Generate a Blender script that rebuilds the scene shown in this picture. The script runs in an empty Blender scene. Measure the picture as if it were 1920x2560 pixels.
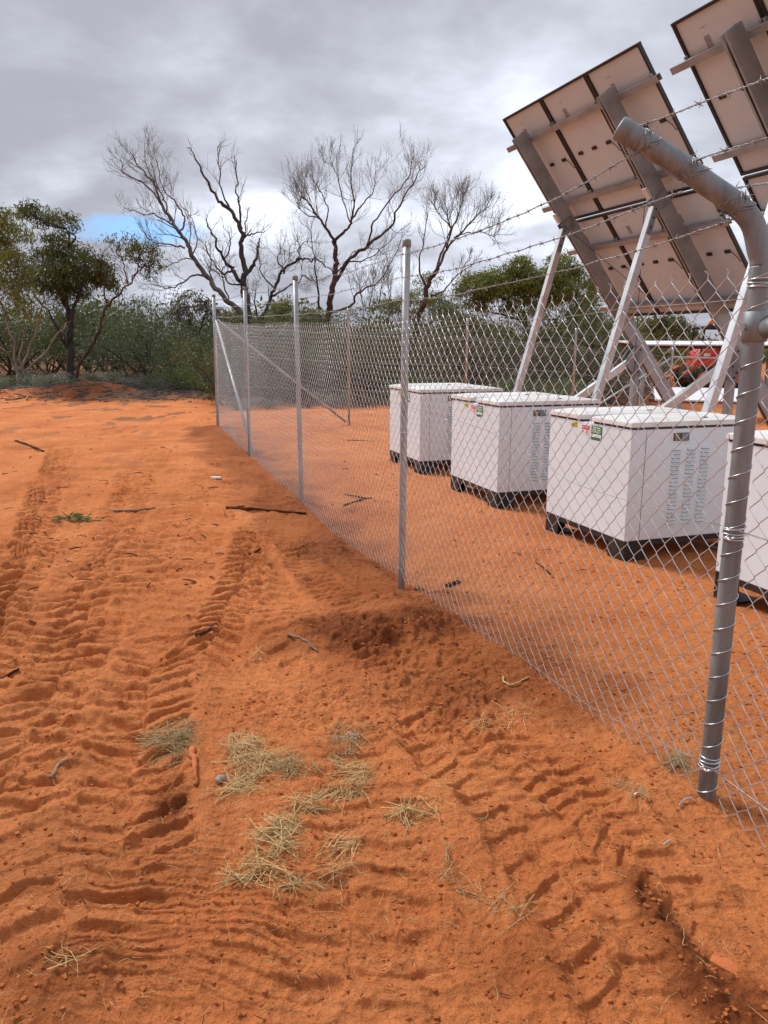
import bpy, bmesh, math, random
import numpy as np
from mathutils import Vector, Matrix

random.seed(7)
rng = np.random.default_rng(11)
scene = bpy.context.scene
COL = scene.collection
R = math.radians

# ------------------------------------------------------------------ camera numbers (fitted)
F_PX, PITCH, ROLL, CAM_Z = 1926.2466, 0.2167350, -0.0038620, 1.65
_cp, _sp, _cr, _sr = math.cos(PITCH), math.sin(PITCH), math.cos(ROLL), math.sin(ROLL)
_right = np.array([1., 0, 0]); _fwd = np.array([0, _cp, -_sp]); _down = np.array([0, -_sp, -_cp])
CAMM = np.array([_cr*_right+_sr*_down, -_sr*_right+_cr*_down, _fwd])
CAM = np.array([0, 0, CAM_Z])
UP = np.array([0, 0, 1.])
TH = 0.3345                                   # the fence runs along AL, PE points into the compound
AL = np.array([-math.sin(TH), math.cos(TH), 0]); PE = np.array([math.cos(TH), math.sin(TH), 0])

def ray(x, y): return CAMM.T @ np.array([(x-960)/F_PX, (y-1280)/F_PX, 1.])
def hit(x, y, p0, n):
    k = ray(x, y); return CAM + (n@(np.asarray(p0)-CAM))/(n@k)*k
def G(x, y, z=0.0): return hit(x, y, [0, 0, z], UP)
def at(x, y, depth):                          # photo point at a given distance north
    k = ray(x, y); return CAM + k*depth/k[1]

# ------------------------------------------------------------------ noise
def _hash(ix, iy, seed):
    h = (ix.astype(np.int64)*374761393 + iy.astype(np.int64)*668265263 + seed*974634777) & 0xFFFFFFFF
    h = ((h ^ (h >> 13))*1274126177) & 0xFFFFFFFF
    h = h ^ (h >> 16)
    return (h & 0xFFFFFF).astype(np.float64)/0xFFFFFF
def vnoise(x, y, seed=0):
    x = np.asarray(x, float); y = np.asarray(y, float)
    ix = np.floor(x); iy = np.floor(y); fx = x-ix; fy = y-iy
    fx = fx*fx*fx*(fx*(fx*6-15)+10); fy = fy*fy*fy*(fy*(fy*6-15)+10)
    a = _hash(ix, iy, seed); b = _hash(ix+1, iy, seed); c = _hash(ix, iy+1, seed); d = _hash(ix+1, iy+1, seed)
    return (a+(b-a)*fx+(c-a)*fy+(a-b-c+d)*fx*fy)*2-1
def sstep(a, b, x):
    t = np.clip((x-a)/(b-a), 0, 1); return t*t*(3-2*t)

# ------------------------------------------------------------------ mesh builder
class MB:
    def __init__(s): s.v = []; s.f = {}; s.n = 0; s.mi = {}
    def add(s, verts, faces, mi=0):
        verts = np.asarray(verts, float).reshape(-1, 3)
        faces = np.asarray(faces, int)
        if faces.ndim == 1: faces = faces.reshape(1, -1)
        k = faces.shape[1]
        s.f.setdefault((k, mi), []).append(faces+s.n)
        s.v.append(verts); s.n += len(verts)
    def addm(s, verts, groups, mi=0):
        verts = np.asarray(verts, float).reshape(-1, 3)
        for fs in groups:
            fs = np.asarray(fs, int)
            s.f.setdefault((fs.shape[1], mi), []).append(fs+s.n)
        s.v.append(verts); s.n += len(verts)
    def box(s, c, size, axes=None, bevel=0.0, mi=0):
        c = np.asarray(c, float); h = np.asarray(size, float)/2
        if bevel <= 0:
            sg = np.array([[-1,-1,-1],[1,-1,-1],[1,1,-1],[-1,1,-1],[-1,-1,1],[1,-1,1],[1,1,1],[-1,1,1]], float)
            v = sg*h; fs = [[0,3,2,1],[4,5,6,7],[0,1,5,4],[1,2,6,5],[2,3,7,6],[3,0,4,7]]
            groups = [fs]
        else:
            bm = bmesh.new(); bmesh.ops.create_cube(bm, size=1.0)
            for q in bm.verts: q.co = Vector((q.co.x*h[0]*2, q.co.y*h[1]*2, q.co.z*h[2]*2))
            bmesh.ops.bevel(bm, geom=list(bm.edges), offset=bevel, segments=2, affect='EDGES', profile=0.6)
            bm.verts.index_update()
            v = np.array([q.co[:] for q in bm.verts]); dd = {}
            for f in bm.faces: dd.setdefault(len(f.verts), []).append([q.index for q in f.verts])
            groups = list(dd.values()); bm.free()
        if axes is not None: v = v @ np.asarray(axes, float)
        s.addm(v+c, groups, mi)
    def beam(s, p, q, w, h, ref=(0, 0, 1), bevel=0.004, mi=0):
        """box from p to q; w measured across, h along ref"""
        p = np.asarray(p, float); q = np.asarray(q, float); d = q-p; L = np.linalg.norm(d); d = d/L
        ref = np.asarray(ref, float); ref = ref-d*(ref@d); ref /= np.linalg.norm(ref); sd = np.cross(d, ref)
        s.box((p+q)/2, (L, w, h), np.array([d, sd, ref]), bevel, mi)
    def tube(s, pts, r, k=8, cap=True, mi=0):
        pts = np.asarray(pts, float); n = len(pts); r = np.broadcast_to(np.asarray(r, float), (n,))
        t = np.gradient(pts, axis=0); t /= (np.linalg.norm(t, axis=1)[:, None]+1e-12)
        ref = np.array([0, 0, 1.]) if abs(t[0, 2]) < .9 else np.array([1., 0, 0])
        u = np.cross(ref, t[0]); u /= np.linalg.norm(u)
        V = np.empty((n, k, 3)); ang = np.arange(k)*2*math.pi/k
        ca = np.cos(ang)[:, None]; sa = np.sin(ang)[:, None]
        for i in range(n):
            u = u-t[i]*(u@t[i]); u /= (np.linalg.norm(u)+1e-12); w = np.cross(t[i], u)
            V[i] = pts[i]+r[i]*(ca*u+sa*w)
        i = np.arange(n-1)[:, None]*k; j = np.arange(k)[None]; j2 = (j+1) % k
        fs = np.stack([i+j, i+j2, i+k+j2, i+k+j], -1).reshape(-1, 4)
        g = [fs]
        if cap and k > 2: g += [np.arange(k)[::-1].reshape(1, -1), (np.arange(k)+(n-1)*k).reshape(1, -1)]
        s.addm(V.reshape(-1, 3), g, mi)
    def tubes(s, P, r, k=4, ref=(0.31, 0.17, .93), mi=0):
        """many polylines of equal length at once: P (m,n,3), r scalar, (n,) or (m,n)"""
        P = np.asarray(P, float); m, n, _ = P.shape
        if m == 0: return
        r = np.broadcast_to(np.asarray(r, float), (m, n))
        t = np.gradient(P, axis=1); t /= (np.linalg.norm(t, axis=2)[..., None]+1e-12)
        u = np.cross(t, np.asarray(ref, float)); u /= (np.linalg.norm(u, axis=2)[..., None]+1e-9); w = np.cross(t, u)
        ang = np.arange(k)*2*math.pi/k
        V = P[:, :, None, :]+r[:, :, None, None]*(np.cos(ang)[None, None, :, None]*u[:, :, None, :]+np.sin(ang)[None, None, :, None]*w[:, :, None, :])
        a = np.arange(m)[:, None, None]*n*k; i = np.arange(n-1)[None, :, None]*k; j = np.arange(k)[None, None]; j2 = (j+1) % k
        fs = np.stack([a+i+j, a+i+j2, a+i+k+j2, a+i+k+j], -1).reshape(-1, 4)
        s.add(V.reshape(-1, 3), fs, mi)
    def ribbons(s, P, width, side, mi=0):
        """flat blades: P (m,n,3), width (m,n), side (m,3)"""
        m, n, _ = P.shape
        sd = side[:, None, :]*width[..., None]/2
        V = np.stack([P-sd, P+sd], 2)
        a = np.arange(m)[:, None]*n*2; i = np.arange(n-1)[None]*2
        fs = np.stack([a+i, a+i+1, a+i+3, a+i+2], -1).reshape(-1, 4)
        s.add(V.reshape(-1, 3), fs, mi)
    def leaves(s, c, d, length, width, mi=0):
        """diamond leaves hanging from c along d"""
        m = len(c); rd = rng.normal(size=(m, 3)); sd = np.cross(d, rd); sd /= (np.linalg.norm(sd, axis=1)[:, None]+1e-9)
        L = np.broadcast_to(length, (m,))[:, None]; W = np.broadcast_to(width, (m,))[:, None]
        V = np.stack([c, c+d*L*.45+sd*W/2, c+d*L, c+d*L*.45-sd*W/2], 1)
        s.add(V.reshape(-1, 3), np.arange(m*4).reshape(m, 4), mi)
    def build(s, name, mats, parent=None, origin=(0, 0, 0), smooth=False, rotz=None):
        me = bpy.data.meshes.new(name)
        V = np.concatenate(s.v)-np.asarray(origin, float) if s.v else np.zeros((0, 3))
        loops = []; starts = []; totals = []; mis = []; pos = 0
        for (k, mi), lst in s.f.items():
            fs = np.concatenate(lst); nf = len(fs)
            loops.append(fs.ravel()); starts.append(pos+np.arange(nf)*k); totals.append(np.full(nf, k)); mis.append(np.full(nf, mi)); pos += nf*k
        loops = np.concatenate(loops); starts = np.concatenate(starts); mis = np.concatenate(mis)
        me.vertices.add(len(V)); me.vertices.foreach_set('co', V.astype(np.float32).ravel())
        me.loops.add(len(loops)); me.loops.foreach_set('vertex_index', loops.astype(np.int32))
        me.polygons.add(len(starts)); me.polygons.foreach_set('loop_start', starts.astype(np.int32))
        me.polygons.foreach_set('material_index', mis.astype(np.int32))
        tot = np.concatenate(totals); me.polygons.foreach_set('use_smooth', (tot <= 4) if smooth else np.zeros(len(starts), bool))
        me.update(calc_edges=True); me.validate()
        if not isinstance(mats, (list, tuple)): mats = [mats]
        for m in mats: me.materials.append(m)
        o = bpy.data.objects.new(name, me); COL.objects.link(o)
        if parent is not None: o.parent = parent
        else: o.location = origin
        return o

def tag(o, label=None, cat=None, group=None, kind=None):
    if label: o['label'] = label
    if cat: o['category'] = cat
    if group: o['group'] = group
    if kind: o['kind'] = kind
    return o
def empty(name, loc, rz=0.0):
    o = bpy.data.objects.new(name, None); COL.objects.link(o); o.location = loc; o.rotation_euler = (0, 0, rz)
    o.empty_display_size = .3
    return o
def copy_tree(o, parent=None):
    c = o.copy(); COL.objects.link(c)
    if parent is not None: c.parent = parent
    for ch in [q for q in bpy.data.objects if q.parent == o]: copy_tree(ch, c)
    return c

# ------------------------------------------------------------------ materials
def mat(name): 
    m = bpy.data.materials.new(name); m.use_nodes = True
    nt = m.node_tree; b = nt.nodes['Principled BSDF']
    return m, nt, b
def N(nt, t, **kw):
    n = nt.nodes.new(t)
    for k, v in kw.items():
        if k in n.inputs: n.inputs[k].default_value = v
        else: setattr(n, k, v)
    return n
def varied(name, c1, c2, scale=5., rough=.6, metal=0., bump=0., bscale=60., stretch=(1, 1, 1), detail=4., spec=.5, rough2=None, random_obj=0.0, trans=0.0):
    m, nt, b = mat(name); L = nt.links.new
    tc = N(nt, 'ShaderNodeTexCoord'); mp = N(nt, 'ShaderNodeMapping'); mp.inputs['Scale'].default_value = stretch
    L(tc.outputs['Object'], mp.inputs['Vector'])
    nz = N(nt, 'ShaderNodeTexNoise', Scale=scale, Detail=detail, Roughness=.6); L(mp.outputs[0], nz.inputs['Vector'])
    cr = N(nt, 'ShaderNodeValToRGB'); cr.color_ramp.elements[0].position = .32; cr.color_ramp.elements[1].position = .68
    cr.color_ramp.elements[0].color = (*c1, 1); cr.color_ramp.elements[1].color = (*c2, 1)
    L(nz.outputs['Fac'], cr.inputs[0]); L(cr.outputs[0], b.inputs['Base Color'])
    b.inputs['Roughness'].default_value = rough; b.inputs['Metallic'].default_value = metal
    b.inputs['Specular IOR Level'].default_value = spec
    if rough2 is not None:
        mr = N(nt, 'ShaderNodeMapRange'); mr.inputs[3].default_value = rough; mr.inputs[4].default_value = rough2
        L(nz.outputs['Fac'], mr.inputs[0]); L(mr.outputs[0], b.inputs['Roughness'])
    if bump > 0:
        n2 = N(nt, 'ShaderNodeTexNoise', Scale=bscale, Detail=5.); L(mp.outputs[0], n2.inputs['Vector'])
        bp = N(nt, 'ShaderNodeBump', Strength=1.0, Distance=bump); L(n2.outputs['Fac'], bp.inputs['Height']); L(bp.outputs[0], b.inputs['Normal'])
    return m
def leafmat(name, c1, c2, c3, scale=1.2, rough=.5, trans=.25):
    """leaves: large clumps of tone plus per-leaf variation, a little light passing through"""
    m, nt, b = mat(name); L = nt.links.new
    tc = N(nt, 'ShaderNodeTexCoord')
    n1 = N(nt, 'ShaderNodeTexNoise', Scale=scale, Detail=2.); L(tc.outputs['Object'], n1.inputs['Vector'])
    n2 = N(nt, 'ShaderNodeTexNoise', Scale=14., Detail=1.); L(tc.outputs['Object'], n2.inputs['Vector'])
    mx = N(nt, 'ShaderNodeMix', data_type='RGBA'); mx.inputs[6].default_value = (*c1, 1); mx.inputs[7].default_value = (*c2, 1)
    r1 = N(nt, 'ShaderNodeMapRange'); r1.inputs[1].default_value = .38; r1.inputs[2].default_value = .62
    L(n1.outputs['Fac'], r1.inputs[0]); L(r1.outputs[0], mx.inputs[0])
    m2 = N(nt, 'ShaderNodeMix', data_type='RGBA'); m2.inputs[7].default_value = (*c3, 1)
    r2 = N(nt, 'ShaderNodeMapRange'); r2.inputs[1].default_value = .5; r2.inputs[2].default_value = .72
    L(n2.outputs['Fac'], r2.inputs[0]); L(r2.outputs[0], m2.inputs[0]); L(mx.outputs[2], m2.inputs[6])
    L(m2.outputs[2], b.inputs['Base Color']); b.inputs['Roughness'].default_value = rough
    b.inputs['Specular IOR Level'].default_value = .35
    if trans > 0:
        tr = N(nt, 'ShaderNodeBsdfTranslucent'); L(m2.outputs[2], tr.inputs['Color'])
        ms = N(nt, 'ShaderNodeMixShader'); ms.inputs[0].default_value = trans
        out = nt.nodes['Material Output']; L(b.outputs[0], ms.inputs[1]); L(tr.outputs[0], ms.inputs[2]); L(ms.outputs[0], out.inputs['Surface'])
    return m

M = {}
M['galv'] = varied('galvanised_pipe', (.12, .138, .146), (.28, .31, .32), 17., .42, .3, .0012, 120., (1, 1, .16), detail=8., rough2=.66)
M['galv_post'] = varied('galvanised_post', (.27, .285, .29), (.46, .475, .48), 24., .4, .45, .0006, 140., (1, 1, .2), rough2=.55)
M['wire'] = varied('galvanised_wire', (.50, .515, .53), (.70, .715, .73), 30., .3, .75)
M['barb'] = varied('barbed_wire', (.17, .17, .17), (.34, .34, .34), 40., .45, .5)
M['alu'] = varied('galvanised_section', (.22, .245, .262), (.35, .38, .40), 3.5, .36, .40, .0006, 90., (1, 1, 1), rough2=.55)
M['strut'] = varied('sky_lit_galvanised', (.52, .55, .57), (.68, .71, .73), 3.5, .34, .55, .0006, 90., (1, 1, 1), rough2=.5)  # lighter copy of the frame steel, sky light painted into struts and braces
M['cab'] = varied('cabinet_paint', (.65, .70, .735), (.71, .76, .795), 2.2, .42, 0., .0003, 220., rough2=.5)
M['lid'] = varied('lid_paint', (.64, .60, .56), (.77, .79, .80), 3., .4, 0., .0003, 200., rough2=.5)
M['black'] = varied('black_paint', (.010, .010, .011), (.022, .022, .024), 6., .5)
M['pocket'] = varied('pocket_grey', (.06, .058, .05), (.11, .105, .09), 12., .6)
M['rubber'] = varied('black_rubber', (.012, .012, .012), (.03, .028, .026), 8., .75)
M['backsheet'] = varied('backsheet', (.49, .575, .62), (.54, .625, .67), 1.2, .55)
M['frame'] = varied('black_anodised', (.008, .009, .010), (.016, .017, .018), 8., .4)
M['glass'] = varied('panel_glass', (.012, .015, .03), (.02, .024, .045), 2., .08)
M['cable'] = varied('cable', (.012, .012, .012), (.02, .02, .02), 8., .55)
M['label'] = varied('paper_label', (.16, .16, .17), (.36, .36, .37), 60., .6, stretch=(1, 1, 3))
M['yellow'] = varied('yellow_sticker', (.80, .62, .02), (.85, .68, .03), 5., .45)
M['white'] = varied('white_sticker', (.78, .78, .78), (.82, .82, .82), 5., .45)
M['redst'] = varied('red_sticker', (.55, .02, .04), (.6, .03, .05), 5., .45)
M['green'] = varied('green_sticker', (.01, .16, .06), (.015, .2, .075), 5., .45)
M['red'] = varied('red_machine_paint', (.62, .045, .03), (.72, .06, .04), 4., .4)
M['orange'] = varied('orange_lens', (.85, .20, .01), (.95, .26, .02), 4., .25)
M['bark_dead'] = varied('charred_bark', (.018, .015, .013), (.075, .062, .055), 4., .85, 0, .01, 30., (1, 1, .3))
M['bark_grey'] = varied('weathered_bark', (.05, .042, .038), (.19, .165, .15), 3., .85, 0, .01, 30., (1, 1, .3))
M['bark_red'] = varied('red_brown_bark', (.035, .014, .010), (.12, .06, .045), 3., .85, 0, .01, 30., (1, 1, .3))
M['bark_pale'] = varied('pale_bark', (.12, .085, .065), (.36, .28, .22), 3., .8, 0, .01, 30., (1, 1, .3))
M['bark_dark'] = varied('dark_bark', (.02, .016, .014), (.07, .055, .045), 3., .85, 0, .01, 30., (1, 1, .3))
M['twig'] = varied('grey_twig', (.13, .11, .10), (.25, .22, .20), 2., .85)
M['leaf_olive'] = leafmat('olive_leaf', (.115, .135, .022), (.205, .228, .038), (.30, .30, .08))
M['leaf_dark'] = leafmat('dark_olive_leaf', (.056, .068, .016), (.12, .132, .028), (.20, .20, .055))
M['leaf_grey'] = leafmat('grey_green_leaf', (.062, .084, .034), (.118, .148, .062), (.20, .225, .12))
M['leaf_green'] = leafmat('bright_green_leaf', (.075, .125, .035), (.12, .18, .055), (.17, .23, .09))
M['leaf_scrub'] = leafmat('scrub_leaf', (.045, .060, .017), (.095, .115, .032), (.16, .17, .06))
M['leaf_salt'] = leafmat('saltbush_leaf', (.16, .18, .125), (.26, .28, .20), (.36, .37, .28))
M['leaf_brown'] = leafmat('brownish_leaf', (.07, .055, .035), (.12, .095, .06), (.16, .14, .09))
M['straw'] = varied('dry_straw', (.19, .112, .040), (.66, .455, .205), 130., .75, spec=.15)
M['straw_grey'] = varied('grey_straw', (.11, .066, .028), (.50, .345, .16), 130., .8, spec=.15)
M['stick'] = varied('weathered_stick', (.14, .085, .05), (.36, .25, .17), 14., .95, spec=.05)
M['stick_dark'] = varied('dark_stick', (.022, .014, .010), (.15, .062, .032), 9., .95, spec=.08)
M['timber'] = varied('buried_timber', (.36, .095, .026), (.52, .145, .042), 8., .95, 0, .002, 40., (1, 4, 1))
M['litter'] = varied('bark_litter', (.06, .045, .035), (.2, .16, .13), 6., .9)
M['sprig'] = leafmat('fresh_sprig', (.06, .10, .02), (.14, .17, .05), (.25, .24, .08), 8.)
M['feather'] = varied('white_feather', (.62, .54, .46), (.76, .68, .60), 8., .9)
M['pebble'] = varied('grey_pebble', (.24, .19, .15), (.36, .30, .25), 9., .9)
M['purlin_brown'] = varied('brown_purlin_steel', (.10, .04, .02), (.22, .09, .045), 6., .8)  # plain brown for the purlins under the low tables
M['sky_glass'] = varied('sky_white_glass', (.74, .75, .77), (.80, .81, .82), 3., .3)  # white stands for sky reflected in the table glass, painted as colour

def soil_material():
    m, nt, b = mat('red_sand'); L = nt.links.new
    tc = N(nt, 'ShaderNodeTexCoord')
    at_ = N(nt, 'ShaderNodeAttribute', attribute_name='moist')
    n1 = N(nt, 'ShaderNodeTexNoise', Scale=1.1, Detail=6., Roughness=.62); L(tc.outputs['Object'], n1.inputs['Vector'])
    n2 = N(nt, 'ShaderNodeTexNoise', Scale=24., Detail=5., Roughness=.7); L(tc.outputs['Object'], n2.inputs['Vector'])
    n3 = N(nt, 'ShaderNodeTexNoise', Scale=330., Detail=2., Roughness=.7); L(tc.outputs['Object'], n3.inputs['Vector'])
    cr = N(nt, 'ShaderNodeValToRGB')
    e = cr.color_ramp.elements; e[0].position = .3; e[0].color = (.60, .174, .050, 1); e[1].position = .72; e[1].color = (.80, .285, .098, 1)
    L(n1.outputs['Fac'], cr.inputs[0])
    # fine mottling
    mv = N(nt, 'ShaderNodeMapRange'); mv.inputs[1].default_value = .25; mv.inputs[2].default_value = .75; mv.inputs[3].default_value = .74; mv.inputs[4].default_value = 1.16
    L(n2.outputs['Fac'], mv.inputs[0])
    mg = N(nt, 'ShaderNodeMapRange'); mg.inputs[1].default_value = .25; mg.inputs[2].default_value = .75; mg.inputs[3].default_value = .78; mg.inputs[4].default_value = 1.20
    L(n3.outputs['Fac'], mg.inputs[0])
    mm = N(nt, 'ShaderNodeMath', operation='MULTIPLY'); L(mv.outputs[0], mm.inputs[0]); L(mg.outputs[0], mm.inputs[1])
    sc = N(nt, 'ShaderNodeVectorMath', operation='SCALE'); L(cr.outputs[0], sc.inputs[0]); L(mm.outputs[0], sc.inputs['Scale'])
    # turned-over damp soil is darker and redder
    dk = N(nt, 'ShaderNodeMix', data_type='RGBA', blend_type='MIX'); dk.inputs[7].default_value = (.150, .034, .0085, 1)
    na = N(nt, 'ShaderNodeMath', operation='MULTIPLY_ADD', use_clamp=True)
    nn = N(nt, 'ShaderNodeMapRange'); nn.inputs[1].default_value = .3; nn.inputs[2].default_value = .7; nn.inputs[3].default_value = .55; nn.inputs[4].default_value = 1.1
    L(n2.outputs['Fac'], nn.inputs[0]); L(at_.outputs['Fac'], na.inputs[0]); L(nn.outputs[0], na.inputs[1]); na.inputs[2].default_value = 0.
    L(na.outputs[0], dk.inputs[0]); L(sc.outputs[0], dk.inputs[6]); 
    # twig litter under the scrub
    lt = N(nt, 'ShaderNodeAttribute', attribute_name='litter')
    d2 = N(nt, 'ShaderNodeMix', data_type='RGBA'); d2.inputs[7].default_value = (.105, .075, .055, 1)
    L(lt.outputs['Fac'], d2.inputs[0]); L(dk.outputs[2], d2.inputs[6])
    L(d2.outputs[2], b.inputs['Base Color']); b.inputs['Roughness'].default_value = .92; b.inputs['Specular IOR Level'].default_value = .15
    b1 = N(nt, 'ShaderNodeBump', Strength=.9, Distance=.004); L(n3.outputs['Fac'], b1.inputs['Height'])
    n4 = N(nt, 'ShaderNodeTexNoise', Scale=70., Detail=6., Roughness=.65); L(tc.outputs['Object'], n4.inputs['Vector'])
    b2 = N(nt, 'ShaderNodeBump', Strength=.9, Distance=.022); L(n4.outputs['Fac'], b2.inputs['Height']); L(b1.outputs[0], b2.inputs['Normal'])
    n5 = N(nt, 'ShaderNodeTexNoise', Scale=17., Detail=8., Roughness=.68, Distortion=.6); L(tc.outputs['Object'], n5.inputs['Vector'])
    b3 = N(nt, 'ShaderNodeBump', Strength=.75, Distance=.040); L(n5.outputs['Fac'], b3.inputs['Height']); L(b2.outputs[0], b3.inputs['Normal'])
    L(b3.outputs[0], b.inputs['Normal'])
    return m
M['soil'] = soil_material()
M['clod'] = varied('soil_clod', (.25, .068, .019), (.44, .135, .042), 20., .92, 0, .004, 90., spec=.15)

# ------------------------------------------------------------------ ground
A0 = np.array([1.142, 2.443])
S_POST = [0, 3.027, 6.28, 9.459, 13.062]
FG = lambda s: np.interp(s, [-6, 0, .9, 1.8, 2.6, 3.03, 4.7, 6.28, 9.46, 13.06, 16], [.06, .08, .05, .02, -.03, -.10, -.16, -.10, -.05, .09, .05])

def path(pxs): return np.array([G(x, y)[:2] for x, y in pxs])
#        polyline (photo points), half width, lug pitch, lug height, sink, chevron, berm, patchiness
TRACKS = [
 (path([(150, 1120), (125, 1190), (95, 1310), (60, 1430), (0, 1590), (-120, 1800)]), .19, .145, .044, .022, .55, .016, 1),
 (path([(30, 1330), (10, 1400), (-20, 1500), (-60, 1600)]), .17, .145, .040, .020, -.5, .014, 2),
 (path([(640, 1300), (610, 1390), (575, 1480), (530, 1580), (480, 1690)]), .18, .125, .030, .012, .6, .010, 3),
 (path([(410, 1600), (385, 1690), (365, 1790), (340, 1900), (310, 2050), (280, 2200)]), .21, .120, .017, .010, -.5, .010, 4),
 (path([(720, 1330), (790, 1420), (880, 1530), (960, 1630), (1050, 1730), (1140, 1850)]), .16, .12, .020, .006, .4, .012, 5),
 (path([(1040, 1740), (1110, 1850), (1200, 1980), (1290, 2110), (1380, 2250), (1500, 2430), (1640, 2640)]), .165, .115, .013, .014, .3, .026, 6),
 (path([(240, 1650), (215, 1800), (190, 1960), (150, 2150), (100, 2400), (70, 2600)]), .34, .17, .019, .006, .25, .008, 7),
 (path([(560, 1150), (480, 1300), (400, 1450), (300, 1600), (180, 1780), (20, 2000)]), .36, .19, .019, .006, .2, .006, 8),
 (path([(1010, 1780), (960, 1900), (910, 2040), (870, 2200), (850, 2400), (850, 2620)]), .24, .13, .019, .006, .15, .010, 9),
 (path([(400, 1120), (340, 1220), (270, 1350), (200, 1500), (90, 1700)]), .22, .16, .018, .008, -.3, .008, 10),
 (path([(1120, 1700), (1230, 1830), (1380, 1990), (1560, 2180), (1800, 2420)]), .15, .10, .012, .010, .4, .016, 11),
 (path([(600, 2060), (520, 2200), (450, 2350), (390, 2520), (350, 2640)]), .38, .046, .0085, .004, .12, .004, 12),
 (path([(330, 1180), (300, 1320), (250, 1480), (160, 1680), (40, 1920), (-60, 2100)]), .2, .16, .022, .008, .4, .008, 14),
 (path([(700, 1180), (660, 1260), (640, 1400), (700, 1560), (800, 1700)]), .2, .14, .014, .005, .3, .006, 13),
]
def _seg(x, y, pl):
    best = np.full(x.shape, 1e9); arc = np.zeros(x.shape); sgn = np.zeros(x.shape); acc = 0.
    for i in range(len(pl)-1):
        p = pl[i]; q = pl[i+1]; d = q-p; L = np.hypot(*d); d = d/L
        rx = x-p[0]; ry = y-p[1]
        t = np.clip(rx*d[0]+ry*d[1], 0, L); ex = rx-t*d[0]; ey = ry-t*d[1]; dd = np.hypot(ex, ey)
        m = dd < best
        best = np.where(m, dd, best); arc = np.where(m, acc+t, arc); sgn = np.where(m, np.sign(d[0]*ry-d[1]*rx), sgn); acc += L
    return best, arc, sgn, acc
_mound = [(G(950, 1570), .42, .30, .075), (G(1040, 1560), .30, .22, .05), (G(860, 1520), .25, .2, .04), (G(700, 1580), .3, .2, .035),
          (np.array([-8.6, 23.2, 0]), 1.3, .7, .42), (np.array([-11.0, 23.0, 0]), 1.6, .6, .25), (np.array([-5.2, 22.8, 0]), 1.6, .5, .12), (G(1440, 2330), .22, .16, .05), (G(100, 2480), .22, .2, .05), (G(20, 2250), .2, .15, .04)]
_hole = [(G(1035, 1425, -.05), .20, .12, .055), (G(640, 1190), .2, .15, .05), (G(420, 2000), .10, .12, .045), (G(540, 1120), .25, .2, .05), (G(1090, 1440), .18, .10, .03)]
_moist = [(G(900, 1590), .55, .40, 1.0), (G(1040, 1450), .35, .28, 1.), (G(1080, 1580), .5, .35, .9), (G(1220, 1640), .45, .3, .55), (G(680, 1250), .6, .35, .9), (G(600, 1140), .8, .4, .8),
          (G(400, 2030), .09, .15, .85), (G(60, 2500), .22, .16, .6), (G(120, 2230), .22, .14, .35), (G(330, 2440), .15, .1, .25), (np.array([-8.6, 23.0, 0]), 1.8, 1., .9), (G(960, 1820), .08, .06, .4), (G(440, 1240), .4, .2, .3), (G(640, 1385), .3, .2, .35),
          (G(1250, 2400), .12, .1, .35)]
_streak = path([(1450, 2170), (1550, 2290), (1700, 2440), (1850, 2600)])
_band = path([(520, 1080), (620, 1165), (740, 1270), (860, 1370), (990, 1490), (1130, 1610), (1290, 1720)])

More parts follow.
